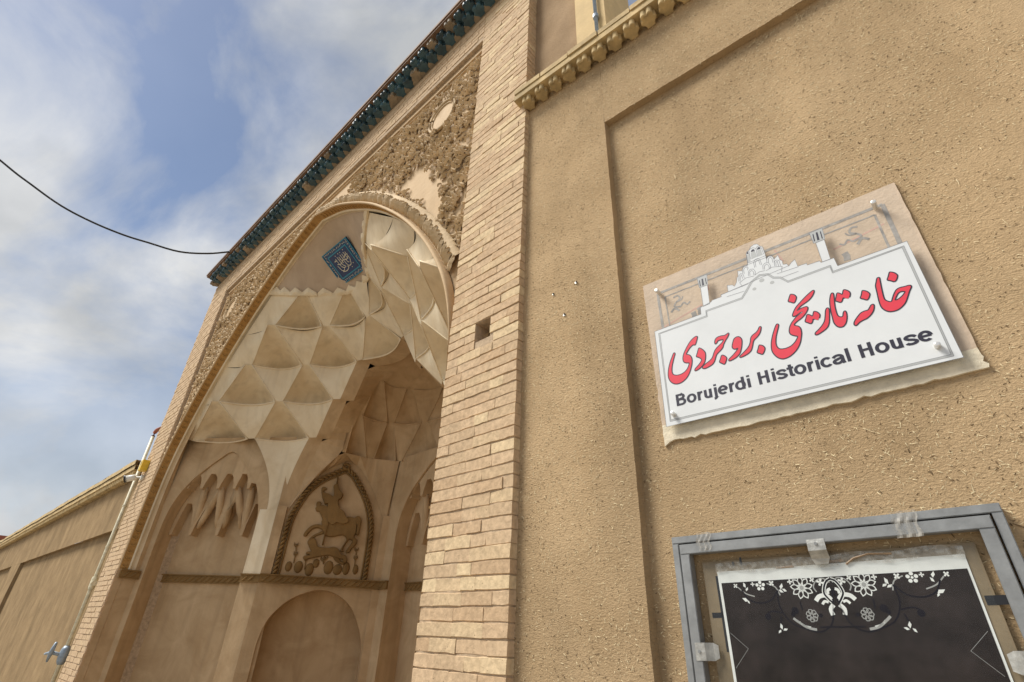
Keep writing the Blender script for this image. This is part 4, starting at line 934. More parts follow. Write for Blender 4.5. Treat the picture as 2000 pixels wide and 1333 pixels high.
# chopped straw pressed into the plaster, then dark flecks painting shaded pits
def straws(name, n, mat, seed, parent, lmin, lmax, wd, lift):
    rnd = random.Random(seed); v = []; f = []
    for _ in range(n):
        s = rnd.uniform(.005, 2.35); z = rnd.uniform(1.3, 5.2)
        if noise.noise(Vector((s*1.7, z*1.3, seed)))+.35*noise.noise(Vector((s*7, z*7, seed))) < rnd.uniform(-.75, .25): continue
        if s > 1.3 and z < 1.25: continue
        inrec = s > RS+.01 and z < RZ-.01
        if not inrec and (abs(s-RS) < .02 and z < RZ): continue
        if .75 < s < 1.83 and 2.33 < z < 3.18: continue
        w = (-RD if inrec else 0)+dis(s, z)+lift
        an = rnd.gauss(.35, .8) if rnd.random() < .7 else rnd.uniform(0, 3.14); l = rnd.uniform(lmin, lmax)*(1 if rnd.random() < .95 else 1.5 if rnd.random() < .8 else 2.6)
        t = Vector((math.cos(an), math.sin(an))); nn = Vector((-t.y, t.x))*wd*rnd.uniform(.6, 1.4)/2; h = t*l/2; tl = rnd.uniform(-.0015, .0022); bow = rnd.gauss(0, .03)*l
        k = len(v); c = Vector((s, z)); bo = Vector((-t.y, t.x))*bow
        for (p, q) in ((c-h-nn, 0), (c+bo-nn, .0012), (c+h-nn*.4, tl), (c+h+nn*.4, tl+.0004), (c+bo+nn, .0016), (c-h+nn, .0004)): v.append(W(p.x, p.y, w+q))
        f += [(k, k+1, k+4, k+5), (k+1, k+2, k+3, k+4)]
    return mesh(name, v, f, mat, parent, kind='stuff')
straws('straw', 30000, 'straw', 21, wall, .004, .015, .0017, .0012)
straws('pit_shade', 15000, 'pitdark', 22, wall, .002, .010, .0022, .0009)
# yellow brick cornice of the wall
mb = MB()
mb.box(-.055, 5, 5.205, 5.262, -.10, .115, lambda a, b, c: W(a, b, c)); fas = mb.build('cornice', 'ybrick', wall)
for i in range(20):
    a = -.05+i*.25; mb = MB(); mb.box(a+.004, a+.246, 5.266, 5.316, -.12, .125+random.uniform(-.006, .006), lambda p, q, r: W(p, q, r)); mb.build('coping_brick', 'ybrick', fas)
br = bracket_mesh(.108, .105, .060, 'ybrick'); ang = math.atan2(mS, 1)
for i in range(30):
    o = bpy.data.objects.new('bracket', br); COL.objects.link(o); o.parent = fas; p = W(.045+i*.1245, 5.143, 0); o.location = p-WL[fas]; o.rotation_euler = (random.uniform(-.02, .02), random.uniform(-.02, .02), ang+random.uniform(-.05, .05)); o.scale = (random.uniform(.9, 1.05), random.uniform(.92, 1.08), 1)
# setback wall, pillar and downpipe above the cornice
up = thing('parapet_wall', (-1.5, 1.95, 5.3), 'rough brown mud parapet wall above the yellow brick cornice', 'wall')
mb = MB(); mb.grid(lambda u, v: Vector((-1.75+.50*u, 1.905+.008*noise.noise(Vector((u*5, v*12, 0))), 5.25+4.2*v)), 10, 60); mb.quad((-1.25, 1.905, 5.25), (-1.25, 2.5, 5.25), (-1.25, 2.5, 9.45), (-1.25, 1.905, 9.45)); mb.build('parapet_face', 'mud_rough', up, True)
pil = thing('plaster_pillar', (-1.12, 2.1, 5.3), 'yellow plastered pillar rising behind the cornice with a pipe on it', 'pillar')
MB().box(-1.247, -.985, 1.86, 2.3, 5.25, 9.6).build('shaft', 'yplaster', pil)
dp = thing('downpipe', (-1.045, 1.84, 5.3), 'thin grey downpipe fixed to the yellow plaster pillar', 'pipe')
MB().tube([(-1.05, 1.835, 5.25), (-1.05, 1.835, 9.5)], .014, 10).build('tube', 'bluegrey', dp, True)
mb = MB(); mb.tube([(-1.05, 1.835, 5.62), (-1.05, 1.835, 5.66)], .022, 10); mb.box(-1.056, -1.044, 1.835, 1.861, 5.63, 5.65); mb.build('bracket', 'bluegrey', dp)
# three fixing plugs
for (s, z, lab) in ((.381, 3.326, 'right upper'), (.225, 3.312, 'left upper'), (.299, 3.143, 'lowest')):
    o = thing('wall_plug', tuple(W(s, z, .002)), lab+' of three small screw plugs in the mud wall', 'screw', 'screw plugs left of the sign')
    MB().tube([W(s, z, -.004), W(s, z, .006)], .0085 if lab != 'left upper' else .006, 12).build('plug', 'clip', o); MB().tube([W(s+.002, z+.001, 0), W(s+.004, z+.002, .010)], .0045, 8).build('screw', 'dark', o)
# ------------------------------------------------------------------ plaster panel and the acrylic sign on it
S0, Z0 = .757, 2.385
FS = lambda u, v, w=0.0: W(S0+u, Z0+v, w)
tl = lambda u: u*.0255                                    # the sign hangs a little out of level
pp = thing('plaster_panel', tuple(FS(.5, .0, -.04)), 'old pinkish painted plaster panel behind the clear sign', 'plaster panel')
edge = []
def jag(a, b, n, k, amp=.006):
    return [(a[0]+(b[0]-a[0])*i/n+amp*noise.noise(Vector((i*.9, k, 0))), a[1]+(b[1]-a[1])*i/n+amp*noise.noise(Vector((i*.9, k, 5)))) for i in range(n)]
edge = jag((-.010, .778), (1.062, .805), 30, 1, .003)+jag((1.062, .805), (1.068, .035), 24, 2, .003)+jag((1.068, .035), (.004, .0), 30, 3)+jag((.004, .0), (-.010, .778), 24, 4)
MB().prism(edge, FS, -.05, -.038).build('panel_face', 'slabplaster', pp)
low = jag((.004, .03), (1.066, .060), 30, 7, .004)+jag((1.066, .060), (1.072, -.010), 6, 8, .008)+jag((1.072, -.010), (.45, -.038), 26, 9, .012)+jag((.45, -.038), (.006, -.045), 20, 10, .014)+jag((.006, -.062), (.004, .03), 5, 11, .005)
MB().prism(low, FS, -.05, -.035).build('lime_strip', 'limewash', pp)
mb = MB(); k = -.0374
for (a, b, wd) in (((.06, .700), (1.0, .724), .013), ((.095, .668), (.965, .690), .006), ((.062, .700), (.066, .48), .013), ((.096, .668), (.10, .48), .006), ((1.0, .724), (1.0, .50), .015), ((.965, .690), (.965, .50), .008)):
    pts = [(a[0]+(b[0]-a[0])*i/12+.0006*noise.noise(Vector((i*.7, wd*300, 0))), a[1]+(b[1]-a[1])*i/12+.0012*noise.noise(Vector((i*.7, wd*300, 4)))) for i in range(13)]
    ribbon(mb, pts, wd, FS, k)
for (cx_, cy_, sg) in ((.135, .615, 1), (.90, .635, -1)):
    for st, wd in (([(0, .03), (.02, .035), (.03, .015), (.01, 0), (.0, -.02), (.03, -.03)], .008), ([(.03, -.03), (.045, -.015), (.06, -.03), (.075, -.02)], .007), ([(-.02, -.045), (.0, -.03), (.02, -.05)], .010), ([(.01, .0), (.035, .005), (.045, .02)], .006)):
        ribbon(mb, [(cx_+sg*u, cy_+v) for u, v in catmull(st, 4)], wd, FS, k)
for (u, v) in ((.215, .515), (.245, .53), (.83, .55)):
    ribbon(mb, [(u, v-.02), (u+.004, v+.0), (u, v+.018)], .022, FS, k)
mb.build('painted_border', 'paintgrey', pp)
mb = MB()
for a, b in (((.05, .50), (.26, .555)), ((.30, .62), (.30, .69)), ((.62, .63), (.60, .70)), ((.80, .60), (.98, .635)), ((.55, .52), (.64, .56))): ribbon(mb, [a, b], .006, FS, -.0376)
mb.build('painted_border', 'paintpink', pp)

sign = thing('wall_sign', tuple(FS(.52, .0, -.0125)), 'clear acrylic sign reading Borujerdi Historical House with red Persian lettering', 'sign')
AC = [(.004, .763), (1.051, .790), (1.053, .011), (-.004, -.012)]
MB().prism(AC, FS, -.0165, -.0128).build('acrylic_sheet', 'acrylic', sign)
body = pairs(SIGNBODY, 1e-4)
bw = MB().sheet(body, FS, -.0124).build('white_field', 'white', sign)
for t_ in TOWERS: MB().sheet(pairs(t_, 1e-4), FS, -.0124).build('printed_tower', 'white' if t_ in TOWERS[1::2] else 'inkgrey', sign)
for t_ in TOWERSLITS+DOMEDARK: MB().sheet(pairs(t_, 1e-4), FS, -.0120).build('printed_opening', 'ink', sign)
for t_ in DOMEGREY: MB().sheet([(u, v) for u, v in pairs(t_, 1e-4)], FS, -.0122).build('printed_shade', 'inkgrey', sign)
for (u, v, r) in DOMEDISC: u *= 1e-4; v *= 1e-4; MB().sheet([(u+r*1.65e-4*math.cos(a*.4189), v+r*1.5e-4*math.sin(a*.4189)) for a in range(15)], FS, -.0122).build('printed_disc', 'inkgrey', sign)
mb = MB(); band_ = pairs(SIGNBAND, 1e-4); ribbon(mb, band_, .0075, FS, -.0122, True)
mb.build('grey_band', 'inkgrey', sign)
mb = MB()
for t_ in DOMELINES: ribbon(mb, pairs(t_, 1e-4), .0013, FS, -.0119)
ribbon(mb, body, .0012, FS, -.0119, True); ribbon(mb, offset_poly(band_, .0042), .0008, FS, -.0119, True); ribbon(mb, offset_poly(band_, -.0042), .0008, FS, -.0119, True)
for t_ in TOWERS: ribbon(mb, pairs(t_, 1e-4), .0012, FS, -.0119, True)
mb.build('line_drawing', 'linegrey', sign)
holeP = None
for i, gl in enumerate(GLYPHS):
    P = catmull(pairs(gl, 1e-4), 4, True)
    if i == 16: continue
    hole = [catmull(pairs(GLYPHS[16], 1e-4), 4, True)] if i == 15 else []
    out = MB().sheet(offset_poly(P, .0022), FS, -.0117, [offset_poly(h, -.0020) for h in hole]).build('letter_outline', 'ink', sign)
    MB().sheet(offset_poly(P, -.0020), FS, -.0113, [offset_poly(h, .0020) for h in hole]).build('letter', 'red', out)
# latin line
SW = .165
def arcl(cx_, cy_, rx, ry, a0, a1, n=14): return [(cx_+rx*math.cos(R(a0+(a1-a0)*i/n)), cy_+ry*math.sin(R(a0+(a1-a0)*i/n))) for i in range(n+1)]
h_ = SW/2; XH = .74; orr = XH/2-h_+.012; OX = .215
bowl = arcl(.30, XH/2, OX, orr, 0, 360, 22)
GL = {
 'B': (.74, [[(.09+h_, 0), (.09+h_, 1)], [(.09, 1-h_), (.42, 1-h_)]+arcl(.42, .745, .15, .255-h_, 90, -90, 8)+[(.09, .49+h_*.2)], [(.09, .505), (.44, .505)]+arcl(.44, .29, .175, .29-h_, 90, -90, 8)+[(.09, h_)]]),
 'H': (.74, [[(.09+h_, 0), (.09+h_, 1)], [(.65-h_, 0), (.65-h_, 1)], [(.09, .54), (.65, .54)]]),
 'o': (.60, [bowl]),
 'r': (.40, [[(.07+h_, 0), (.07+h_, XH)], [(.07+h_, .36)]+arcl(.07+h_+.20, .42, .19, XH-h_-.42, 172, 82, 7)]),
 'u': (.60, [[(.07+h_, XH), (.07+h_, .26)]+arcl(.07+h_+.15, .25, .15, .25-h_, 185, 300, 8)+[(.53-h_, .22)], [(.53-h_, 0), (.53-h_, XH)]]),
 'j': (.28, [[(.07+h_, XH), (.07+h_, -.06)]+arcl(.01, -.06, .07+h_-.01, .12, 0, -85, 6)]),
 'e': (.58, [[(.09, .375), (.52, .375)], arcl(.29, XH/2, .21, orr, 0, 312, 20)]),
 'd': (.62, [arcl(.30, XH/2, OX, orr, 0, 360, 22), [(.55-h_, 0), (.55-h_, 1)]]),
 'i': (.28, [[(.07+h_, 0), (.07+h_, XH)]]),
 's': (.56, [[(.50, .53)]+arcl(.28, .535, .185, .205-h_+.01, 20, 200, 10)+[(.20, .41), (.36, .345)]+arcl(.28, .205, .20, .205-h_+.01, 45, -170, 10)]),
 't': (.34, [[(.10+h_, .94), (.10+h_, .17)]+arcl(.10+h_+.09, .16, .09, .16-h_, 185, 275, 5)+[(.34, h_+.005)], [(.01, XH-h_*.9), (.34, XH-h_*.9)]]),
 'c': (.56, [arcl(.29, XH/2, .21, orr, 42, 318, 18)]),
 'a': (.57, [[(.06, .52)]+arcl(.27, .50, .19, XH-h_-.50, 160, 5, 9)+[(.46, .16), (.50, .0)], [(.46, .43), (.30, .40)]+arcl(.23, .215, .165, .215-h_+.01, 100, 285, 9)+[(.38, .13), (.46, .25)]]),
 'l': (.28, [[(.07+h_, 0), (.07+h_, 1)]]), ' ': (.30, [])}
def stroke(mb, pts, wd, T, w):
    P = [Vector(p) for p in pts]; n = len(P); closed = (P[0]-P[-1]).length < 1e-6; L1 = []; L2 = []
    for i in range(n):
        a = P[i-1] if i > 0 else (P[-2] if closed else P[0]*2-P[1]); b = P[i+1] if i < n-1 else (P[1] if closed else P[-1]*2-P[-2])
        d0 = (P[i]-a).normalized(); d1 = (b-P[i]).normalized(); t = (d0+d1).normalized(); nn = Vector((-t.y, t.x)); k = 1/max(.5, nn.dot(Vector((-d0.y, d0.x))))
        L1.append(P[i]+nn*wd/2*k); L2.append(P[i]-nn*wd/2*k)
    v = [FS(*T(*p), w) for p in L1+L2]; mb.add(v, [(i, i+1, n+i+1, n+i) for i in range(n-1)])
text = 'Borujerdi Historical House'; total = sum(GL[c][0] for c in text); (ua, va), (ub, vb) = (.0885, .0905), (.9735, .1115); kx = (ub-ua)/(total-.12); x = -.07
for c in text:
    adv, sts = GL[c]; T = lambda p, q, x=x: (ua+(x+p)*kx, va+(vb-va)*((x+p)/total)+q*.0525); mb = MB()
    for j, st in enumerate(sts): stroke(mb, st, SW, T, -.0117+j*.00008)
    if c in 'ij': stroke(mb, [(.07+h_, .86), (.07+h_, 1.0)], SW, T, -.0117)
    if sts: mb.build('latin_letter', 'ink', sign)
    x += adv
for (u, v) in BOLTS:
    u *= 1e-4; v *= 1e-4; mb = MB(); mb.tube([FS(u, v, -.032), FS(u, v, .004), FS(u, v, .008), FS(u, v, .009)], [.0095, .0095, .0085, .005], 18); mb.build('standoff_bolt', 'chrome', sign)

# ------------------------------------------------------------------ framed notice
nf = thing('notice_frame', tuple(W(1.24, .6, 0)), 'grey steel notice frame with a dark floral poster clipped inside', 'notice board')
cA, sA = math.cos(.014), math.sin(.014)
FN = lambda u, v, w=0.0: W(.757+u*cA-v*sA*0+0*u, 1.957+v+u*.0185, w)
HB = -1.30; OW = .957
def ring_frame(name, a, b, c, d, t, w0, w1, mat):
    fr_ = None
    for nm, (x0, x1, y0, y1) in (('top_rail', (a, b, d-t, d)), ('bottom_rail', (a, b, c, c+t)), ('stile', (a, a+t, c+t+.0005, d-t-.0005)), ('stile', (b-t, b, c+t+.0005, d-t-.0005))):
        mb = MB()
        bv = .0022
        mb.box(x0, x1, y0, y1, w0, w1-bv, lambda p, q, r: FN(p, q, r)); mb.box(x0+bv, x1-bv, y0+bv, y1-bv, w1-bv, w1, lambda p, q, r: FN(p, q, r)); mb.build(nm, mat, nf)
ring_frame('outer', 0, OW, HB, 0, .024, -.043, -.004, 'steel')
ring_frame('inner', .030, OW-.030, HB+.03, -.030, .034, -.036, .004, 'steel')
MB().box(.095, OW-.085, HB+.09, -.092, -.034, -.030, lambda p, q, r: FN(p, q, r)).build('backing_sheet', 'backing', nf)
FP = lambda s, z, w=0.0: W(s, z+(s-1.25)*.026, w)
white_ = MB().box(.902, 1.598, .72, 1.843, -.0295, -.0275, lambda p, q, r: FP(p, q, r)).build('poster_sheet', 'posterwhite', nf)
MB().box(.911, 1.592, .73, 1.806, -.0273, -.0268, lambda p, q, r: FP(p, q, r)).build('poster_print', 'poster', white_)
mw = MB(); mg = MB(); md = MB(); kw = -.0265
C_ = 1.25
def disc(mb, s, z, r, w, n=10): mb.sheet([(s+r*math.cos(6.2832*i/n), z+r*math.sin(6.2832*i/n)) for i in range(n)], FP, w)
for sg in (-1, 1):
    s0, z0 = C_+sg*.0865, 1.779                           # rosette of outlined petals
    for k in range(9):
        a = k*6.2832/9+.2; c = (s0+.019*math.cos(a), z0+.019*math.sin(a)); tdx = Vector((math.cos(a), math.sin(a))); nn = Vector((-tdx.y, tdx.x))
        P = [Vector((s0, z0))+tdx*.007, Vector(c)+nn*.0075, Vector(c)+tdx*.007+nn*.0055, Vector((s0, z0))+tdx*.032, Vector(c)+tdx*.007-nn*.0055, Vector(c)-nn*.0075]
        ribbon(mw, [tuple(p) for p in P], .0028, FP, kw, True)
    disc(mg, s0, z0, .006, kw+.0002); ribbon(mw, [(s0+.0075*math.cos(i*.7), z0+.0075*math.sin(i*.7)) for i in range(9)], .002, FP, kw, True)
    s0, z0 = C_+sg*.211, 1.791
    for k in range(5): a = k*1.2566+.3; disc(mw, s0+.0105*math.cos(a), z0+.0105*math.sin(a), .0052, kw)
    disc(mw, s0, z0, .0035, kw+.0001)
    s0, z0 = C_+sg*.0745, 1.700
    for k in range(7):
        a = k*.8976; ribbon(mg, [(s0+.010*math.cos(a)+.0068*math.cos(b), z0+.011*math.sin(a)+.0068*math.sin(b)) for b in [j*1.0472 for j in range(6)]], .0022, FP, kw, True)
    for (d, z, an, ln) in ((.146, 1.786, 1.2, .020), (.150, 1.772, -.5, .017), (.139, 1.775, 2.6, .016), (.262, 1.796, 1.9, .018), (.256, 1.783, 1.0, .015), (.267, 1.752, 2.7, .022), (.258, 1.744, -1.0, .012), (.17, 1.672, 1.7, .018), (.160, 1.663, .3, .015), (.178, 1.658, 4.0, .014)):
        s0 = C_+sg*d; a = an if sg < 0 else math.pi-an; t = Vector((math.cos(a), math.sin(a))); n = Vector((-t.y, t.x)); p = Vector((s0, z))
        mw.sheet([tuple(p-t*ln*.5), tuple(p-t*ln*.1+n*ln*.28), tuple(p+t*ln*.5), tuple(p+t*.05*ln-n*ln*.22)], FP, kw)
    half = [(.0, 1.800), (.012, 1.794), (.022, 1.778), (.026, 1.760), (.018, 1.745), (.010, 1.735)]
    ribbon(mw, [(C_+sg*u, v) for u, v in catmull(half, 4)], .010, FP, kw)
    ribbon(md, [(C_+sg*u, v) for u, v in catmull(half, 4)], .005, FP, kw+.0002)
    for P, mb_, wd in (([(.010, 1.742), (.022, 1.754), (.042, 1.752), (.054, 1.740)], mw, .012), ([(.008, 1.728), (.018, 1.716), (.016, 1.700)], mw, .012), ([(.020, 1.735), (.030, 1.738), (.038, 1.730)], mw, .007), ([(.006, 1.772), (.014, 1.768), (.016, 1.758)], mw, .008), ([(.07, 1.662), (.095, 1.668), (.118, 1.684), (.130, 1.694)], mg, .007), ([(.085, 1.668), (.105, 1.674), (.115, 1.684)], mw, .005)):
        ribbon(mb_, [(C_+sg*u, v) for u, v in catmull(P, 4)], wd, FP, kw+.0001)
    for (u, v, r) in ((.030, 1.792, .010), (.052, 1.800, .007), (.118, 1.798, .007), (.175, 1.797, .008), (.235, 1.797, .006), (.292, 1.795, .007)):
        for k in range(4): a = k*1.5708+u*40; mw.sheet([(C_+sg*u+r*.25*math.cos(a+1.2), v+r*.25*math.sin(a+1.2)), (C_+sg*u+r*math.cos(a+.35), v+r*math.sin(a+.35)), (C_+sg*u+r*1.1*math.cos(a), v+r*1.1*math.sin(a)), (C_+sg*u+r*math.cos(a-.35), v+r*math.sin(a-.35)), (C_+sg*u+r*.25*math.cos(a-1.2), v+r*.25*math.sin(a-1.2))], FP, kw+.0002)
    for P in ([(.004, 1.790), (.020, 1.802), (.040, 1.797), (.052, 1.780), (.046, 1.765)], [(.155, 1.76), (.165, 1.785), (.19, 1.797)], [(.235, 1.760), (.262, 1.770), (.285, 1.790)]): ribbon(mg, [(C_+sg*u, v) for u, v in catmull(P, 5)], .0035, FP, kw)
    for P in ([(.274, 1.782), (.255, 1.752), (.222, 1.740), (.185, 1.748), (.160, 1.775)], [(.160, 1.775), (.163, 1.728), (.140, 1.684), (.100, 1.664), (.060, 1.656), (.026, 1.676), (.012, 1.715), (.001, 1.772)], [(.16, 1.71), (.19, 1.715), (.21, 1.705)], [(.165, 1.70), (.17, 1.68)], [(.10, 1.74), (.098, 1.715)], [(.0, 1.668), (.03, 1.669), (.06, 1.668)]):
        ribbon(md, [(C_+sg*u, v) for u, v in catmull(P, 6)], .0042, FP, -.0264)
    for (u, v, r) in ((.205, 1.70, .010), (.120, 1.715, .011), (.128, 1.705, .007), (.05, 1.70, .006)): disc(md, C_+sg*u, v, r, -.0263, 7)
mw.build('poster_flowers', 'posterwhite', white_); mg.build('poster_leaves', 'postergrey', white_); md.build('poster_tendrils', 'posterdark', white_)
mb = MB()
for sg in (-1, 1): ribbon(mb, [(C_+sg*.335, 1.655), (C_+sg*.285, 1.610), (C_+sg*.335, 1.555)], .0009, FP, -.0262)
mb.build('poster_crease', 'postergrey', white_)
glass_ = MB().box(.10, OW-.09, HB+.10, -.10, -.0225, -.0205, lambda p, q, r: FN(p, q, r)).build('glazing', 'acrylic', nf)
def clip(s, z, du, dv, nm='clip'):
    mb = MB(); a = []
    L_ = .052; wd = .026; d = Vector((du, dv)); n = Vector((-dv, du))
    prof = [(-.022, .005), (-.01, .006), (.012, .006), (.022, -.004), (.034, -.013), (.050, -.016)]
    pts = []
    for (t, w) in prof: pts.append([FP(*(Vector((s, z))+d*t+n*k*wd*(1 if t < .045 else .7)), w) for k in (-1, 1)]+[FP(*(Vector((s, z))+d*t+n*k*wd*(1 if t < .045 else .7)), w-.003) for k in (1, -1)])
    v = [q for p in pts for q in p]; f = [(i*4+j, i*4+(j+1)%4, (i+1)*4+(j+1)%4, (i+1)*4+j) for i in range(len(pts)-1) for j in range(4)]+[(0, 1, 2, 3), tuple(4*(len(pts)-1)+j for j in (3, 2, 1, 0))]
    mb.add(v, f); c = mb.build(nm, 'clip', nf)
    q = Vector((s, z))-d*.008; MB().tube([FP(q.x, q.y, .0062), FP(q.x, q.y, .009)], .005, 10).build('screw', 'steel', c)
clip(1.241, 1.892, 0, -1); clip(.822, 1.60, 1, 0); clip(1.655, 1.585, -1, 0)
for (u, v, a, b, c) in ((.70, .004, .065, -.075, .0), (.10, .004, .05, -.062, .3)):
    mb = MB(); mb.grid(lambda p, q: FN(u+a*p+.004*math.sin(q*9+c), v+b*q, .0055+.0022*math.sin(p*17+q*5)), 14, 8); mb.build('clear_tape', 'tape_clear', nf)
mb = MB()
for (a, b, z, h) in ((1.10, 1.155, 1.840, .006), (1.255, 1.30, 1.846, .007)): mb.box(a, b, z, z+h, -.0272, -.0262, lambda p, q, r: FP(p, q, r))
mb.tube([FP(1.305, 1.838, -.024), FP(1.33, 1.853, -.022), FP(1.37, 1.862, -.022), (FP(1.43, 1.858, -.024))], .003, 6)
mb.build('torn_tape', 'tape', nf)
for (a, b, z0, z1) in ((.985, .992, 1.858, 1.884), (.958, .966, 1.858, 1.872), (.862, .902, 1.700, 1.716), (1.605, 1.655, 1.715, 1.738), (.893, .902, 1.60, 1.83)): MB().box(a, b, z0, z1, -.0299, -.0294, lambda p, q, r: FP(p, q, r)).build('black_tape', 'black', nf)
MB().grid(lambda p, q: FP(.90+.70*p, 1.838+.030*q+.004*math.sin(p*23), -.0235+.0008*math.sin(p*60+q*8)), 60, 3).build('clear_tape', 'tape_clear', nf)

# ------------------------------------------------------------------ wall on the left of the portal
lw = thing('alley_wall', (-14, 1.9, 0), 'long brown mud wall with corbelled cornice running off left of the portal', 'wall')
LW = lambda x, z, w=0.0: Vector((x, 1.875+.0145*(x+10.5)-w, z))
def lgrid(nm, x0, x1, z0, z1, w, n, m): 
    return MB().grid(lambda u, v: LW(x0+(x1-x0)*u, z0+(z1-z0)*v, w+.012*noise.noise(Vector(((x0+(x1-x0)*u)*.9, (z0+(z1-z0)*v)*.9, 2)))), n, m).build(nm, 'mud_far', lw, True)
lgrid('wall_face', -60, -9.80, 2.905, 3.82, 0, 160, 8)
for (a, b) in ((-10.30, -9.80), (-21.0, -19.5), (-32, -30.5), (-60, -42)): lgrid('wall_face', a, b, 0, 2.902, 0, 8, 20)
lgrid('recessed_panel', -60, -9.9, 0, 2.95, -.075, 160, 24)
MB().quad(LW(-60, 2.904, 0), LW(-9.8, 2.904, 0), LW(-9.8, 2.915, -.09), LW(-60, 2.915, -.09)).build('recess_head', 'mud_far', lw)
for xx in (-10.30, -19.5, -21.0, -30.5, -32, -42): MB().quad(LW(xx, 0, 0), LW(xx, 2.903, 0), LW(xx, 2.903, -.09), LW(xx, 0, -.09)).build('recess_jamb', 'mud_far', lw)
mb = MB(); mb.grid(lambda u, v: LW(-60+49.78*u, 3.80+.075*v+.012*noise.noise(Vector((u*40, 0, 0))), .13), 200, 2); mb.grid(lambda u, v: LW(-60+49.78*u, 3.80+.012*noise.noise(Vector((u*40, 0, 0))), .13-.25*v), 200, 2); mb.grid(lambda u, v: LW(-60+49.78*u, 3.80+.075+.012*noise.noise(Vector((u*40, 0, 0))), .13-.6*v), 200, 2)
mb.box(-.001, 0, 0, .001, 0, .001, lambda a, b, c: LW(-30+a, 3.8+b, c)); lc = mb.build('cornice', 'ybrick', lw)
mb = MB(); mb.grid(lambda u, v: LW(-60+49.78*u, 3.88+.075*v+.02*noise.noise(Vector((u*55, 3, 0))), .15+.01*noise.noise(Vector((u*90, 3, 0)))), 260, 2); mb.grid(lambda u, v: LW(-60+49.78*u, 3.955+.02*noise.noise(Vector((u*55, 3, 0))), .15-.7*v), 260, 2); mb.build('coping', 'ybrick', lc)
lb = bracket_mesh(.105, .115, .085, 'ybrick')
for i in range(150):
    o = bpy.data.objects.new('bracket', lb); COL.objects.link(o); o.parent = lc; p = LW(-10.33-i*.135, 3.71, 0); o.location = p-WL[lc]; o.rotation_euler = (0, 0, random.uniform(-.06, .06))
# gas pipe with tee and valve
pipe = thing('gas_pipe', (-10.07, 1.79, 0), 'cream painted vertical gas pipe with a red elbow left of the portal', 'pipe')
px_, py_ = -10.06, 1.795
MB().tube([(px_, py_, .3), (px_, py_, 4.34)], .026, 12).build('riser', 'pipe', pipe, True)
MB().tube([(px_, py_, 4.34), (px_+.01, py_, 4.40), (px_+.04, py_+.005, 4.43), (px_+.09, py_+.01, 4.44), (px_+.26, py_+.03, 4.44)], .031, 10).build('elbow', 'redpipe', pipe, True)
mb = MB(); mb.tube([(px_, py_, 2.02), (px_, py_, 2.05), (px_, py_, 2.16), (px_, py_, 2.19)], [.034, .040, .040, .034], 12); mb.tube([(px_, py_, 2.10), (px_+.10, py_-.01, 2.10)], .032, 10); mb.tube([(px_+.09, py_-.01, 2.10), (px_+.12, py_-.01, 2.10)], .040, 6); mb.build('tee', 'pipe', pipe)
for z in (3.2, 2.6): MB().tube([(px_, py_, z-.012), (px_, py_, z+.012)], .032, 12).build('clamp', 'pipe', pipe)
valve = thing('gas_valve', (px_, py_, 1.2), 'blue grey gas valve with lever on the cream pipe', 'valve')
mb = MB(); mb.tube([(px_, py_, 1.10), (px_, py_, 1.14), (px_, py_, 1.20), (px_, py_, 1.28), (px_, py_, 1.32)], [.035, .055, .062, .055, .035], 12); mb.build('valve_body', 'bluegrey', valve, True)
mb = MB(); mb.tube([(px_, py_-.02, 1.21), (px_-.02, py_-.14, 1.24)], .022, 8); mb.tube([(px_-.04, py_-.15, 1.13), (px_-.01, py_-.15, 1.24), (px_+.02, py_-.14, 1.36)], [.012, .03, .016], 8); mb.tube([(px_-.02, py_-.14, 1.24), (px_-.22, py_-.16, 1.22), (px_-.34, py_-.16, 1.21)], [.02, .018, .012], 8); mb.build('lever', 'bluegrey', valve, True)
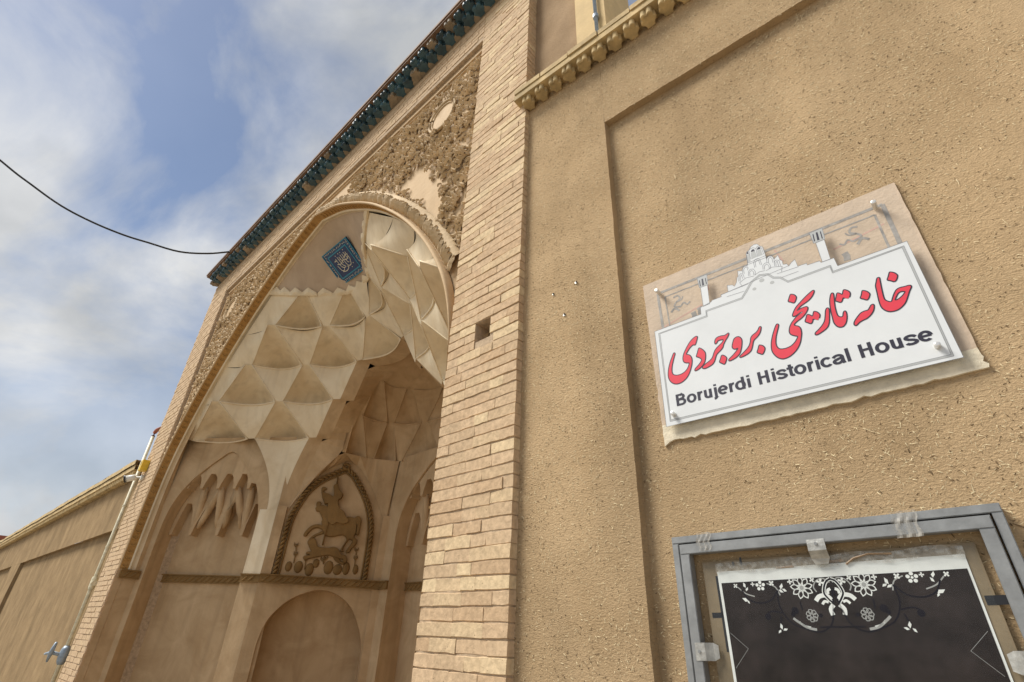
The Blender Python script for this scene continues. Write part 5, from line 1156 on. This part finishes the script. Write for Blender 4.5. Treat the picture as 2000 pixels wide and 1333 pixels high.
# cctv camera and yellow regulator box on the pier
cc = thing('security_camera', (-9.78, 1.74, 3.6), 'white bullet security camera under the yellow box on the left pier', 'camera')
d = Vector((-.35, -.78, -.30)).normalized()*.75; b0 = Vector((-9.72, 1.73, 3.58))
MB().tube([b0, b0+d*.02, b0+d*.17], [.030, .046, .048], 16).build('body', 'camwhite', cc, True)
hd = MB().tube([b0+d*.171, b0+d*.20], [.056, .058], 18).build('lens_hood', 'black', cc); MB().tube([b0+d*.2005, b0+d*.203], [.030, .026], 14).build('lens', 'lens', hd)
mb = MB(); mb.tube([b0, Vector((-9.66, 1.77, 3.58)), Vector((-9.62, 1.80, 3.57))], .016, 8); mb.tube([Vector((-9.62, 1.799, 3.57)), Vector((-9.62, 1.77, 3.57))], .045, 14); mb.build('bracket', 'camwhite', cc)
yb_ = thing('yellow_box', (-9.62, 1.76, 3.75), 'small yellow metal box with a black mark on the left brick pier', 'box')
F_ = lambda a, b, c: Vector((-9.60+a*.62, 1.745+b*.7, 3.745+c*.62))
bm_ = MB().box(-.10, .10, -.06, .075, -.13, .13, F_).build('case', 'yellow', yb_)
MB().box(-.015, .012, -.063, -.0605, .0, .085, F_).build('black_mark', 'black', bm_); MB().box(-.103, -.1005, -.03, .02, -.09, -.04, F_).build('label_plate', 'white', bm_)
# overhead cable
cab = thing('overhead_cable', (-8.8, 1.58, 7.5), 'black cable sagging across the sky to the portal cornice', 'cable')
cp = [(-8.74, 1.72, 7.58), (-8.77, 1.59, 7.50), (-8.87, 1.29, 7.32), (-9.0, .91, 7.19), (-9.15, .48, 7.19), (-9.27, .13, 7.20), (-9.42, -.30, 7.27), (-9.57, -.74, 7.40), (-9.73, -1.2, 7.63), (-9.89, -1.68, 7.90), (-10.5, -3.4, 9.0)]
MB().tube(catmull(cp, 5), .016, 8).build('wire', 'cable', cab, True)
# far house at the end of the alley
fh = thing('far_house', (-58, 3.3, 0), 'far yellow house with a rust brown roof edge at the end of the alley', 'house')
MB().box(-66, -57, 1.2, 12, 0, 6.85).build('wall', 'yplaster', fh); MB().box(-66.3, -56.7, .9, 12.3, 6.86, 7.15).build('roof', 'redpipe', fh)
